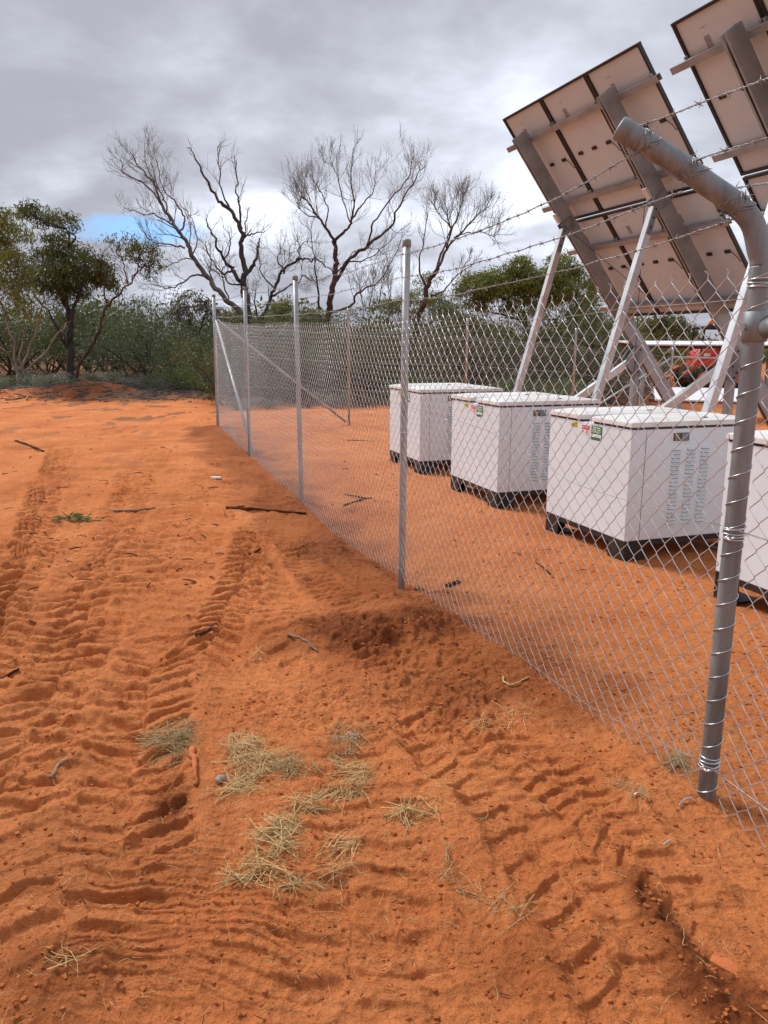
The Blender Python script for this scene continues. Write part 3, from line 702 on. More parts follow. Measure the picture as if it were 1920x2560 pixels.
    for q in (0, 1): mb.box((x, yc-.016, zc-.003-.009*q), (.001, .038, .003))
    mb.box((x, yc+.024, zc-.015), (.001, .03, .003)); mb.build('lettering', M['black'], st)
    # danger sign
    yc = ys(.478); zc = zt-.060
    st = sticker('danger_sign', M['white'], yc, zc, .115, .078)
    mb = MB(); mb.box((-.0032, yc, zc+.018), (.0012, .107, .034)); mb.build('red_field', M['redst'], st)
    place_text('DANGER', .022, 'lettering', M['white'], st, (-.0045, yc, zc+.018), ex, ey)
    place_text('NO', .030, 'lettering', M['redst'], st, (-.0032, yc+.030, zc-.019), ex, ey)
    mb = MB()
    for q in range(4): mb.box((-.0030, yc-.026, zc-.007-.008*q), (.0012, .042-.006*(q % 2), .0034))
    mb.build('small_print', M['redst'], st)
    # green sign
    yc = ys(.612); zc = zt-.074
    st = sticker('green_sign', M['green'], yc, zc, .145, .112)
    mb = MB()
    for a, z_, w_, h_ in ((0, .042, .100, .007), (.032, .026, .05, .006), (-.034, .026, .044, .006), (.032, .014, .046, .003), (-.034, .014, .04, .003), (.032, .006, .044, .003), (-.034, .006, .038, .003), (0, -.022, .130, .024)):
        mb.box((-.0032, yc+a, zc+z_), (.0012, w_, h_))
    mb.build('white_panel', M['white'], st)
    mb = MB(); mb.box((-.0044, yc, zc-.026), (.0012, .05, .004)); mb.build('small_print', M['green'], st)
    return r
cab = make_cabinet()
cpos = [(np.array([.455, 9.809]), 'pale grey battery cabinet farthest along the row, standing by the thin back fence stay', 0),
        (np.array([1.143, 7.665]), 'pale grey battery cabinet between the farthest one and the cabinet with fully visible louvres', 1),
        (np.array([1.843, 5.726]), 'pale grey battery cabinet with three full columns of louvres beside the near cranked post', 2),
        (np.array([2.177, 4.895])-AL[:2]*CL+PE[:2]*.02, 'pale grey battery cabinet cut off by the right edge behind the cranked post', 3)]
for i, (p, lab, k) in enumerate(cpos):
    o = cab if i == 0 else copy_tree(cab)
    o.location = (p[0], p[1], max(gz(*(p+PE[:2]*.1+AL[:2]*.1)), -.02)-.0+.018)
    tag(o, lab, 'cabinet', 'battery cabinets in a row inside the fence')

# ------------------------------------------------------------------ solar arrays
PHI = R(51.666)
TLz = 4.681
TL = np.array([1.638, 11.563])
PW, PH, GAPR = .99, 1.655, .025
cph, sph = math.cos(PHI), math.sin(PHI)
def S(a, b, o): return np.array([cph*b-sph*o, -a, TLz-sph*b-cph*o])
AXS = np.array([[0, -1, 0], [cph, 0, -sph], [-sph, 0, -cph]])         # along, down the slope, out of the back
def make_module():
    r = empty('solar_panel', (0, 0, 0))
    # origin: top-left corner, x' along, y' down the slope, z' out of the back
    mb = MB(); mb.box((PW/2, PH/2, .010), (PW-.02, PH-.02, .006)); mb.build('backsheet', M['backsheet'], r)
    mb = MB(); mb.box((PW/2, PH/2, .0045), (PW-.012, PH-.012, .004)); mb.build('glass', M['glass'], r)
    mb = MB()
    for x0, y0, sx, sy in ((0, 0, PW, .030), (0, PH-.030, PW, .030)): mb.box((x0+sx/2, y0+sy/2, .019), (sx-.004, sy, .038))
    for x0 in (.004, PW-.034): mb.box((x0+.015, PH/2, .0195), (.030, PH-.062, .037))
    mb.build('panel_frame', M['frame'], r)
    for fx in (.2, .5, .8):
        mb = MB(); mb.box((PW*fx, PH*.5, .022), (.085, .042, .018), bevel=.004); mb.build('junction_box', M['cable'], r)
    mb = MB()
    c = np.array([[.84, .5, 0], [.88, .51, 0], [.93, .545, 0], [.945, .58, 0], [.965, .585, 0], [.985, .57, 0]])*np.array([PW, PH, 0])+np.array([0, 0, .022])
    t = np.linspace(0, 1, 18); ct = np.linspace(0, 1, len(c)); P = np.stack([np.interp(t, ct, c[:, i]) for i in range(3)], 1); P[:, 2] += .02*np.sin(t*math.pi)
    mb.tube(P, .0045, 5); mb.build('cable', M['cable'], r)
    mb = MB(); mb.box((PW*.32, PH*.185, .0138), (.075, .12, .001)); mb.build('rating_label', M['label'], r)
    mb = MB(); mb.box((PW*.32, PH*.1, .0138), (.07, .008, .001)); mb.build('barcode_strip', M['label'], r)
    return r
MODM = Matrix(((0, cph, -sph, 0), (-1, 0, 0, 0), (0, -sph, -cph, 0), (0, 0, 0, 1)))
mod0 = make_module(); mod_used = False
PUR = (.39, 1.375, 2.115, 3.135)
def solar_array(org, beams, label, zoff=0.):
    global mod_used
    root = empty('solar_array', (org[0], org[1], 0), TH)
    tag(root, label, 'solar array', 'tilted solar arrays on galvanised frames')
    for i in range(3):
        for j in range(2):
            if not mod_used: m = mod0; m.parent = root; mod_used = True
            else: m = copy_tree(mod0, root)
            p = S(i*PW, j*(PH+GAPR), 0)
            m.matrix_local = Matrix.Translation(p) @ MODM
    for b in PUR:
        # C purlin open downhill
        mb = MB()
        L0, L1 = -.18, 3*PW+.10
        for db, o, hb, ho in ((0, .045, .070, .004), (-.033, .072, .004, .058), (0, .1, .070, .004), (.032, .053, .004, .012), (.032, .092, .004, .012)):
            p, q = S(L0, b+db, o), S(L1, b+db, o)
            mb.beam(p, q, hb, ho, ref=AXS[2], bevel=0)
        pu = mb.build('purlin', M['alu'], root)
        for a in (.02, PW, 2*PW, 3*PW-.02):
            for sgn in ((-1, 1) if a not in (.02, 3*PW-.02) else (1,)):
                mb = MB(); mb.box(S(a+sgn*.022 if a not in (.02, 3*PW-.02) else a, b-.052, .05), (.026, .03, .034), AXS, bevel=.003)
                mb.build('panel_clamp', M['alu'], pu)
    for a in beams:
        w = .075; o0, o1 = .103, .303; b0, b1 = .25, 5.25
        mb = MB()
        # box section with an open slot on its under side
        mb.beam(S(a+w/2-.003, b0, (o0+o1)/2), S(a+w/2-.003, b1, (o0+o1)/2), .005, o1-o0, ref=AXS[2], bevel=0)
        mb.beam(S(a-w/2+.003, b0, (o0+o1)/2), S(a-w/2+.003, b1, (o0+o1)/2), .005, o1-o0, ref=AXS[2], bevel=0)
        mb.beam(S(a, b0, o0+.003), S(a, b1, o0+.003), w-.012, .005, ref=AXS[2], bevel=0)
        for sgn in (-1, 1): mb.beam(S(a+sgn*.023, b0, o1-.003), S(a+sgn*.023, b1, o1-.003), .019, .005, ref=AXS[2], bevel=0)
        bm_ = mb.build('main_beam', M['alu'], root)
        # where things meet
        wl = lambda x, z, da=0.: np.array([x, -a+da, z])
        g = lambda x: gz(*(np.asarray(org)[:2]+PE[:2]*x-AL[:2]*a))
        bt = 1.62; top = S(a, bt, o1); foot = wl(-.17, g(-.17)-.1)
        d = (top-foot)/np.linalg.norm(top-foot)
        mb = MB(); mb.beam(foot, top-d*.02, .085, .085, ref=(1, 0, 0), bevel=.006); st = mb.build('strut', M['strut'], root)
        mb = MB(); e = S(a, bt, o1)
        for da in (-.048, .048):
            q = e-d*.0
            ring = [q+AXS[1]*.02*k2 for k2 in ()]
            mb.box(e-d*.13+np.array([0, da, 0]), (.010, .42, .07), np.array([[0, 1., 0], d, np.cross([0, 1., 0], d)]), bevel=.003)
            mb.box(e+np.array([0, da*1.06, 0])-AXS[2]*.06, (.008, .16, .20), np.array([[0, 1., 0], AXS[1], AXS[2]]), bevel=.003)
        for k2 in (.05, .15, .26): mb.tube([e-d*k2+np.array([0, -.056, 0]), e-d*k2+np.array([0, -.064, 0])], .011, 6, mi=1)
        mb.build('gusset_plate', [M['galv'], M['rubber']], st)
        # short stub of box tube beyond the pin
        mb = MB(); mb.beam(e-AXS[1]*.10-np.array([.045, 0, 0])*0, e-AXS[1]*.24, .07, .07, ref=AXS[2], bevel=.004); mb.build('tube_stub', M['strut'], st)
        pb = 3.78; ptop = S(a, pb, o1); px_ = ptop[0]
        mb = MB(); mb.beam(wl(px_+.02, g(px_)-.2), wl(px_+.02, ptop[2]-.03), .10, .085, ref=(1, 0, 0), bevel=.006); po = mb.build('post', M['alu'], root)
        f2 = wl(-.2, g(-.2)+.02); tp = wl(px_-.05, ptop[2]-.12)
        mb = MB(); mb.beam(f2, tp, .075, .10, ref=(0, 0, 1), bevel=.006); mb.build('brace', M['strut'], root)
        mb = MB()
        for da in (-.06, .06):
            th = np.linspace(0, 2*math.pi, 24)[:-1]
            pts = []
            hull = [(-.20, -.06), (-.17, -.16), (-.02, -.30), (.07, -.30), (.09, -.1), (.09, .10), (.03, .16), (-.05, .14)]
            v = [[px_+x, -a+da-.004, ptop[2]-.06+z] for x, z in hull]+[[px_+x, -a+da+.004, ptop[2]-.06+z] for x, z in hull]
            n = len(hull)
            mb.addm(v, [[list(range(n))[::-1], [n+i for i in range(n)]], [[i, (i+1) % n, n+(i+1) % n, n+i] for i in range(n)]])
            if da < 0:
                for x, z in ((-.13, -.06), (.04, .09), (.02, -.24), (.05, -.18), (-.02, -.1)): mb.tube([[px_+x, -a+da-.004, ptop[2]-.06+z], [px_+x, -a+da-.014, ptop[2]-.06+z]], .013, 6, mi=1)
        mb.build('gusset_plate', [M['galv'], M['rubber']], po)
    # thin bracing cable across the bay
    a0, a1 = beams
    mb = MB(); mb.tube([S(a0, 1.5, .32), S((a0+a1)/2, 2.8, .33), S(a1, 4.05, .32)], .004, 5); mb.tube([S(a1-.16, 1.35, .12), [S(a1-.16, 1.35, .12)[0]+.03, -(a1-.16), 1.2]], .004, 5)
    mb.build('bracing_cable', M['cable'], root)
    return root
solar_array(TL, (.437, 2.385), 'tilted solar array seen whole from behind, above the pale cabinets')
solar_array(TL-AL[:2]*3.46, (.80, 2.62), 'tilted solar array cut off by the top right corner of the picture')

# ------------------------------------------------------------------ low solar tables and red loader in the back of the compound
def low_table(px0, px1, ytop, ybot, depth0, depth1, label, tilt=5.):
    """flat table of panels on posts, sky reflection painted white; front edge between two photo points"""
    p = at(px0, ybot, depth0); q = at(px1, ybot+2, depth1); 
    root = empty('solar_table', (p[0], p[1], 0)); o = np.array([p[0], p[1], 0])
    tag(root, label, 'solar table', 'low flat solar tables beyond the arrays')
    d = q-p; d[2] = 0; L = np.linalg.norm(d); d /= L; nrm = np.array([-d[1], d[0], 0])
    if nrm[1] < 0: nrm = -nrm
    sl = math.tan(R(tilt)); back = nrm+np.array([0, 0, sl]); back /= np.linalg.norm(back); up = np.cross(d, back); up = up if up[2] > 0 else -up
    wd = 1.66
    n = int(L/1.0)+1
    for i in range(n):
        c = p-o+d*(i+.5)*1.0+back*wd/2
        mb = MB(); mb.box(c, (.97, wd-.03, .03), np.array([d, back, up]), mi=0); mb.build('panel_top', M['sky_glass'], root)
        mb = MB(); mb.box(c-up*.026, (.99, wd, .02), np.array([d, back, up])); mb.build('panel_frame', M['frame'], root)
    for f in (.25, .75):
        mb = MB(); mb.beam(p-o+back*wd*f-up*.075-d*.1, p-o+d*(n+.1)+back*wd*f-up*.075, .06, .07, ref=up, bevel=0); mb.build('purlin', M['purlin_brown'], root)
    for f in np.linspace(.06, .94, max(int(L/2.2), 2)):
        b = p-o+d*n*f+back*wd*.5; g = gz(b[0]+o[0], b[1]+o[1])
        mb = MB(); mb.beam([b[0], b[1], g-.1], [b[0], b[1], b[2]-.12], .09, .09, ref=(1, 0, 0), bevel=0); mb.build('post', M['alu'], root)
low_table(1605, 2300, 843, 862, 19.6, 20.6, 'flat solar table, sky reflection painted white, at eye height before the red loader', 3.2)
low_table(1636, 2300, 985, 1000, 16.2, 14.8, 'low solar table, sky reflection painted white, near the ground beyond the array posts', 6.)

def loader():
    c = at(1778, 940, 27); g = gz(c[0], c[1]); root = empty('red_loader', (c[0], c[1], g))
    tag(root, 'red compact loader with orange beacon behind the flat solar tables', 'loader')
    z0 = .0
    def hull(name, prof, y0, y1, m, par=root, bev=.03):
        bm = bmesh.new(); n = len(prof)
        a = [bm.verts.new((x, y0, z)) for x, z in prof]; b = [bm.verts.new((x, y1, z)) for x, z in prof]
        bm.faces.new(a[::-1]); bm.faces.new(b)
        for i in range(n): bm.faces.new([a[i], a[(i+1) % n], b[(i+1) % n], b[i]])
        bmesh.ops.recalc_face_normals(bm, faces=list(bm.faces)); bmesh.ops.bevel(bm, geom=list(bm.edges), offset=bev, segments=2, affect='EDGES')
        me = bpy.data.meshes.new(name); bm.to_mesh(me); bm.free(); me.materials.append(m); o = bpy.data.objects.new(name, me); COL.objects.link(o); o.parent = par; return o
    hull('chassis', [(-.95, .35), (.95, .35), (1.05, .75), (-.95, .75)], -.55, .55, M['rubber'])
    hull('bonnet', [(-.75, .75), (.1, .75), (.05, 1.22), (-.15, 1.34), (-.55, 1.34), (-.7, 1.2)], -.5, .5, M['red'])
    hull('rear_body', [(.3, .75), (1.05, .75), (1.05, 1.3), (.8, 1.4), (.35, 1.25)], -.5, .5, M['rubber'])
    hull('tail_panel', [(.75, .9), (1.1, .9), (1.1, 1.6), (.85, 1.6)], -.46, .46, M['red'])
    hull('lift_arm', [(-1.3, .55), (-1.15, .5), (.75, 1.32), (.75, 1.48), (.6, 1.5)], -.72, -.6, M['red'], bev=.015)
    hull('lift_arm', [(-1.3, .55), (-1.15, .5), (.75, 1.32), (.75, 1.48), (.6, 1.5)], .6, .72, M['red'], bev=.015)
    mb = MB()
    for x in (-.62, .62):
        for y in (-.48, .48): mb = MB(); mb.beam([x, y, 1.2], [x*.9, y*.95, 2.0], .06, .06, ref=(1, 0, 0), bevel=.006); mb.build('roll_bar', M['rubber'], root)
    hull('roof', [(-.6, 2.0), (.62, 2.0), (.66, 2.06), (.3, 2.12), (-.45, 2.12), (-.64, 2.06)], -.52, .52, M['rubber'])
    mb = MB(); mb.tube([[-.3, -.3, 2.10], [-.3, -.3, 2.15]], .08, 12); bs = mb.build('beacon_base', M['rubber'], root)
    mb = MB(); mb.tube([[-.3, -.3, 2.145], [-.3, -.3, 2.15], [-.3, -.3, 2.31], [-.3, -.3, 2.32]], [.06, .075, .07, .05], 14); mb.build('beacon_lens', M['orange'], bs, smooth=True)
    mb = MB(); mb.tube([[.2, -.35, 2.12], [.35, -.35, 2.22], [.62, -.35, 2.24], [.95, -.35, 2.2], [1.05, -.35, 2.02], [1.06, -.35, 1.8]], .07, 8); mb.build('exhaust', M['rubber'], root, smooth=True)
    for x in (-.6, .65):
        for y in (-.68, .68):
            mb = MB(); mb.tube([[x, y-.13, .4], [x, y-.125, .4], [x, y+.125, .4], [x, y+.13, .4]], [.30, .4, .4, .30], 22); w = mb.build('wheel', M['rubber'], root)
            mb = MB(); mb.tube([[x, y-.136, .4], [x, y+.136, .4]], .2, 16); mb.build('rim', M['red'], w)
    mb = MB(); mb.box((-.42, -.506, 1.16), (.22, .006, .10)); mb.build('white_mark', M['white'], root)
loader()


# ------------------------------------------------------------------ trees
def catmull(P, n=5):
    P = np.asarray(P, float); out = []
    for i in range(len(P)-1):
        p0 = P[max(i-1, 0)]; p1 = P[i]; p2 = P[i+1]; p3 = P[min(i+2, len(P)-1)]
        for t in np.linspace(0, 1, n, endpoint=False):
            out.append(.5*((2*p1)+(-p0+p2)*t+(2*p0-5*p1+4*p2-p3)*t*t+(-p0+3*p1-3*p2+p3)*t**3))
    out.append(P[-1]); return np.array(out)
class Tree:
    def __init__(s, depth, seed, zoom=None):
        s.D = depth; s.rg = np.random.default_rng(seed); s.limbs = MB(); s.fine = MB(); s.ends = []; s.zoom = zoom
        s.tw = {}                                     # batches of short polylines keyed by sides
    def pt(s, x, y, dd=0.):
        if s.zoom: x = s.zoom[0]+x/s.zoom[2]; y = s.zoom[1]+y/s.zoom[2]
        return at(x, y, s.D+dd)
    def limb(s, px, r0, r1, d0=0., d1=0., jit=.035, k=7):
        n = len(px); P = np.array([s.pt(x, y, d0+(d1-d0)*i/max(n-1, 1)) for i, (x, y) in enumerate(px)])
        C = catmull(P, 6); m = len(C)
        w = s.rg.normal(0, jit, (m, 3)); w[0] = 0; w = (w+np.roll(w, 1, 0))/2; w[0] = 0
        w[:, 1] += np.cumsum(s.rg.normal(0, .03, m))
        C = C+w
        t = np.linspace(0, 1, m); r = .72*(r0*(1-t)+r1*t)*(1+.12*s.rg.normal(0, 1, m)*(t > 0)*(t < 1)*.6)
        s.limbs.tube(C, np.maximum(r, .006), k)
        return C, r
    def grow(s, p, d, L, r, lev, up=.25, spread=.55, fan=3, end=None):
        """a branchlet of four points with children; finest ones are collected for batching"""
        rg = s.rg; pts = [p]; q = p.copy(); dd = d.copy()
        for i in range(3):
            dd = dd+rg.normal(0, .16, 3)+UP*up*.16; dd /= np.linalg.norm(dd); q = q+dd*L/3; pts.append(q)
        r1 = max(r*.55, .0035)
        s.tw.setdefault('p', []).append(np.array(pts)); s.tw.setdefault('r', []).append([r, r*.85, r*.68, r1])
        if lev == 0:
            s.ends.append((q, dd)); return
        for i in range(fan+(rg.random() < .5)):
            f = rg.uniform(.35, 1.); seg = min(int(f*3), 2); base = pts[seg]+(pts[seg+1]-pts[seg])*(f*3-seg)
            nd = dd+rg.normal(0, spread, 3)+UP*up*.5; nd /= np.linalg.norm(nd)
            s.grow(base, nd, L*rg.uniform(.55, .85), r1*.9, lev-1, up, spread, fan)
    def side(s, C, r, n, f0=.35, L=1.2, lev=2, up=.25, spread=.55, fan=3, bend=.8, rr=.5):
        """side shoots along a limb"""
        m = len(C); rg = s.rg; n = int(n*1.25)
        for i in range(n):
            f = f0+(1-f0)*((i+rg.random())/n)**.8; j = min(int(f*(m-1)), m-2)
            t = C[j+1]-C[j]; t /= np.linalg.norm(t)
            nd = t+rg.normal(0, bend, 3); nd[2] += up*.4; nd /= np.linalg.norm(nd)
            s.grow(C[j], nd, L*(1.05-.55*f)*rg.uniform(.6, 1.2), min(max(r[j]*rr, .009), .022), lev, up, spread, fan)
    def finish_twigs(s, k=4):
        if 'p' in s.tw:
            P = np.array(s.tw['p']); r = np.array(s.tw['r']); big = r[:, 0] > .02
            if big.any(): s.limbs.tubes(P[big], r[big], 5)
            if (~big).any(): s.fine.tubes(P[~big], r[~big], 3)
            s.tw = {}
def build_tree(t, name, label, cat, bark, twigm, base, leafm=None, leafmb=None, group=None):
    t.finish_twigs()
    o = np.array([base[0], base[1], base[2]])
    root = empty(name, o); tag(root, label, cat, group)
    t.limbs.build('trunk', bark, root, o, smooth=True)
    if t.fine.n: t.fine.build('twigs', twigm, root, o, smooth=True)
    if leafmb is not None and leafmb.n: leafmb.build('crown', leafm, root, o)
    return root

Z1 = (240, 300, 1.565)
# --- dead tree leaning left
t = Tree(27.5, 101, Z1)
C, r = t.limb([(605, 800), (560, 745), (500, 695), (435, 615), (385, 540), (350, 470), (305, 410), (255, 320), (232, 250), (180, 190), (140, 130)], .16, .02, 0, .8)
t.side(C, r, 14, .4, 1.1, 2, .5, .4, 3, .5, .35)
for px, ra, n, L in (([(350, 470), (285, 400), (205, 368), (120, 352)], .055, 9, .9), ([(345, 500), (300, 488), (235, 482), (185, 440)], .05, 8, .8),
                     ([(330, 440), (352, 400), (330, 345), (300, 305), (268, 275), (250, 200), (240, 120)], .05, 10, .9), ([(258, 330), (180, 245), (110, 205), (85, 150)], .045, 10, .9),
                     ([(290, 395), (275, 330), (245, 270), (205, 190), (190, 110)], .04, 9, .9), ([(435, 615), (380, 612), (335, 650), (290, 660), (230, 645)], .055, 10, .9),
                     ([(400, 560), (350, 540), (300, 560), (240, 600)], .035, 8, .8), ([(375, 540), (400, 470), (380, 400), (350, 350)], .035, 6, .7), ([(470, 660), (440, 600), (445, 540), (420, 470)], .05, 8, .8), ([(520, 700), (500, 620), (510, 560)], .04, 6, .7)):
    C, r = t.limb(px, ra, .012, t.rg.uniform(-.4, .4), t.rg.uniform(-1.2, 1.2)); t.side(C, r, n, .3, L, 2, .5, .45, 3, .6, .4)
b = at(240+605/1.565, 300+800/1.565, 27.5); base = np.array([b[0], b[1], gz(b[0], b[1])])
t.limbs.tube([base-UP*.2, (base+b)/2, b], [.22, .19, .16], 8)
build_tree(t, 'dead_tree', 'bare grey dead tree leaning far to the left with fine twig fans', 'tree', M['bark_grey'], M['twig'], base, group='dead trees beyond the fence')
# --- charred tree with upright fork
t = Tree(26.0, 102, Z1)
b0 = [(590, 800), (588, 720), (580, 655)]
C, r = t.limb(b0, .21, .16)
for px, ra, rb, n, L in (([(580, 655), (585, 600), (575, 500), (570, 425), (530, 360), (482, 310), (430, 220), (395, 150), (365, 105)], .14, .015, 5, .5), ([(580, 650), (545, 590), (500, 540), (470, 470), (438, 420), (440, 375)], .10, .012, 7, .8),
                     ([(570, 425), (560, 340), (548, 250), (545, 150)], .06, .012, 9, .9), ([(530, 360), (492, 285), (480, 180), (478, 100)], .05, .01, 9, .9), ([(585, 600), (620, 560), (640, 500), (642, 470)], .10, .02, 6, .6), ([(575, 460), (610, 445), (662, 432)], .05, .01, 6, .7),
                     ([(572, 470), (590, 390), (600, 350)], .04, .01, 5, .5), ([(545, 590), (500, 600), (460, 560), (430, 490)], .06, .012, 8, .9), ([(500, 540), (520, 470), (500, 420)], .04, .01, 5, .6), ([(585, 640), (540, 640), (480, 600), (430, 560)], .05, .01, 8, .8)):
    C, r = t.limb(px, ra, rb, 0, t.rg.uniform(-1., 1.), .05); t.side(C, r, n, .3, L, 1, .55, .4, 2, .6, .35)
b = t.pt(590, 800); base = np.array([b[0], b[1], gz(b[0], b[1])]); t.limbs.tube([base-UP*.2, (base+b)/2, b], [.26, .23, .21], 9)
build_tree(t, 'dead_tree', 'blackened dead tree with a thick upright trunk forking above the fence', 'tree', M['bark_dead'], M['twig'], base, group='dead trees beyond the fence')
# --- tall dead tree in the middle
t = Tree(28.5, 103, Z1)
C, r = t.limb([(905, 800), (912, 730), (925, 660), (940, 590), (936, 530), (934, 470)], .17, .10)
LM = [([(936, 480), (900, 420), (870, 380), (835, 330), (800, 290)], .08, .02, 26, 1.15, 3), ([(936, 470), (975, 430), (995, 400), (1010, 330), (1000, 230), (1002, 110)], .075, .012, 16, .9, 2),
      ([(1000, 390), (1040, 330), (1085, 280), (1095, 200)], .05, .012, 12, .9, 3), ([(925, 645), (985, 560), (1060, 490), (1140, 430), (1180, 350), (1240, 250), (1285, 180)], .10, .015, 18, 1., 3),
      ([(1060, 490), (1090, 400), (1160, 300), (1220, 230), (1240, 140)], .05, .012, 14, .9, 3), ([(880, 800), (872, 700), (862, 600), (850, 500), (838, 400)], .07, .012, 10, .8, 2), ([(915, 755), (1000, 725), (1020, 680), (1090, 640), (1150, 560), (1195, 450)], .07, .012, 12, .9, 2),
      ([(935, 600), (980, 560), (1050, 545), (1120, 500), (1200, 420)], .045, .01, 10, .8, 2), ([(900, 420), (905, 340), (880, 280), (850, 240)], .04, .01, 14, .8, 3), ([(870, 380), (820, 370), (780, 330)], .035, .01, 10, .8, 3), ([(960, 590), (1000, 520), (1080, 500), (1130, 530)], .03, .01, 8, .7, 2),
      ([(995, 400), (960, 300), (940, 210), (920, 170)], .035, .01, 12, .8, 3)]
for px, ra, rb, n, L, lev in LM:
    C, r = t.limb(px, ra, rb, 0, t.rg.uniform(-1.3, 1.3)); t.side(C, r, int(n*.8), .45 if lev == 3 else .3, L*1.05, 3 if lev == 3 else 2, .6, .42, 3 if lev == 2 else 2, .55, .35)
b = t.pt(905, 800); base = np.array([b[0], b[1], gz(b[0], b[1])]); t.limbs.tube([base-UP*.2, (base+b)/2, b], [.22, .19, .17], 9)
build_tree(t, 'dead_tree', 'tallest bare dead tree with red brown limbs and rounded grey twig crown in the middle', 'tree', M['bark_red'], M['twig'], base, group='dead trees beyond the fence')
# --- leaning dead tree right of the middle post
t = Tree(26.5, 104, Z1)
C, r = t.limb([(1240, 860), (1262, 770), (1285, 700), (1300, 640), (1335, 580)], .17, .09)
for px, ra, rb, n, L in (([(1335, 580), (1372, 500), (1440, 430), (1500, 365), (1540, 340)], .07, .012, 18, 1.0), ([(1330, 590), (1365, 500), (1385, 410), (1370, 320)], .06, .012, 16, .9), ([(1372, 500), (1400, 420), (1430, 340), (1440, 290)], .05, .01, 16, .9),
                     ([(1290, 650), (1264, 570), (1280, 470), (1296, 370)], .05, .01, 6, .5), ([(1310, 690), (1360, 670), (1425, 600), (1515, 540)], .05, .01, 7, .6), ([(1400, 460), (1460, 440), (1540, 450), (1560, 460)], .035, .01, 14, .8), ([(1385, 420), (1340, 370), (1310, 320)], .035, .01, 14, .8), ([(1425, 610), (1450, 560), (1470, 530)], .03, .01, 4, .5)):
    C, r = t.limb(px, ra, rb, 0, t.rg.uniform(-1., 1.)); t.side(C, r, n, .4, L, 2, .6, .42, 3, .55, .35)
b = t.pt(1240, 860); base = np.array([b[0], b[1], gz(b[0], b[1])]); t.limbs.tube([base-UP*.2, (base+b)/2, b], [.22, .2, .17], 9)
build_tree(t, 'dead_tree', 'bare dead tree with leaning red trunk and one round twig crown above the cabinets', 'tree', M['bark_red'], M['twig'], base, group='dead trees beyond the fence')
# --- low tangle of bare limbs
t = Tree(29.5, 105, Z1)
for px, ra, rb, n, L in (([(640, 810), (655, 760), (690, 680), (730, 600), (785, 550), (840, 540), (890, 560), (930, 600)], .11, .02, 16, .9), ([(735, 600), (715, 540), (730, 490)], .05, .01, 9, .8), ([(700, 660), (650, 600), (640, 540)], .05, .01, 9, .8), ([(785, 550), (800, 500), (830, 480)], .04, .01, 9, .8), ([(640, 790), (620, 700), (630, 640)], .06, .01, 9, .8), ([(690, 690), (760, 650), (820, 620), (860, 640)], .05, .01, 12, .8)):
    C, r = t.limb(px, ra, rb, 0, t.rg.uniform(-1., 1.), .06); t.side(C, r, n, .25, L, 2, .4, .55, 3, .7, .35)
b = t.pt(640, 810); base = np.array([b[0], b[1], gz(b[0], b[1])]); t.limbs.tube([base-UP*.2, (base+b)/2, b], [.15, .13, .11], 8)
build_tree(t, 'dead_tree', 'low dark tangle of bare arching limbs between the charred and the tallest dead tree', 'tree', M['bark_dead'], M['twig'], base, group='dead trees beyond the fence')
# --- pale twiggy saplings behind
t = Tree(31.5, 106, Z1)
for x0 in (1040, 1075, 1110, 1150, 1200):
    C, r = t.limb([(x0+t.rg.uniform(-10, 10), 800), (x0, 700), (x0+t.rg.uniform(-25, 25), 600)], .035, .01, t.rg.uniform(-1, 1), t.rg.uniform(-1, 1)); t.side(C, r, 12, .2, .9, 2, .7, .4, 3, .5, .5)
b = t.pt(1110, 820); base = np.array([b[0], b[1], gz(b[0], b[1])])
for q in range(5): t.limbs.tube([base-UP*.1+np.array([q*.5-1., 0, 0]), t.pt((1040, 1075, 1110, 1150, 1200)[q], 795)], [.05, .035], 6)
build_tree(t, 'bare_sapling', 'pale thicket of thin bare stems behind the tallest dead tree', 'sapling', M['bark_grey'], M['twig'], base)

def puff(mb, rg, c, rx, rz, n, leaf=(.11, .024), ry=None, droop=.75, hollow=.35, cl=.34, per=26, flat=0.):
    """leaves gathered in tufts through a crown lobe; tufts sit mostly toward the upper shell"""
    ry = rx*.9 if ry is None else ry
    cs = []
    while len(cs) < n:
        v = rg.normal(size=3); v /= np.linalg.norm(v); v *= rg.uniform(hollow, 1)**.5
        if v[2] < -.35 and rg.random() < .75: continue
        cs.append(np.array(c)+v*np.array([rx, ry, rz]))
    cs = np.array(cs)
    m = n*per
    C = np.repeat(cs, per, 0)+rg.normal(0, cl*.5, (m, 3))*np.array([1, 1, .62])
    d = rg.normal(0, .6, (m, 3)); d[:, 2] -= droop; d /= np.linalg.norm(d, axis=1)[:, None]
    mb.leaves(C, d, rg.uniform(.7, 1.3, m)*leaf[0], rg.uniform(.75, 1.25, m)*leaf[1])
    return cs
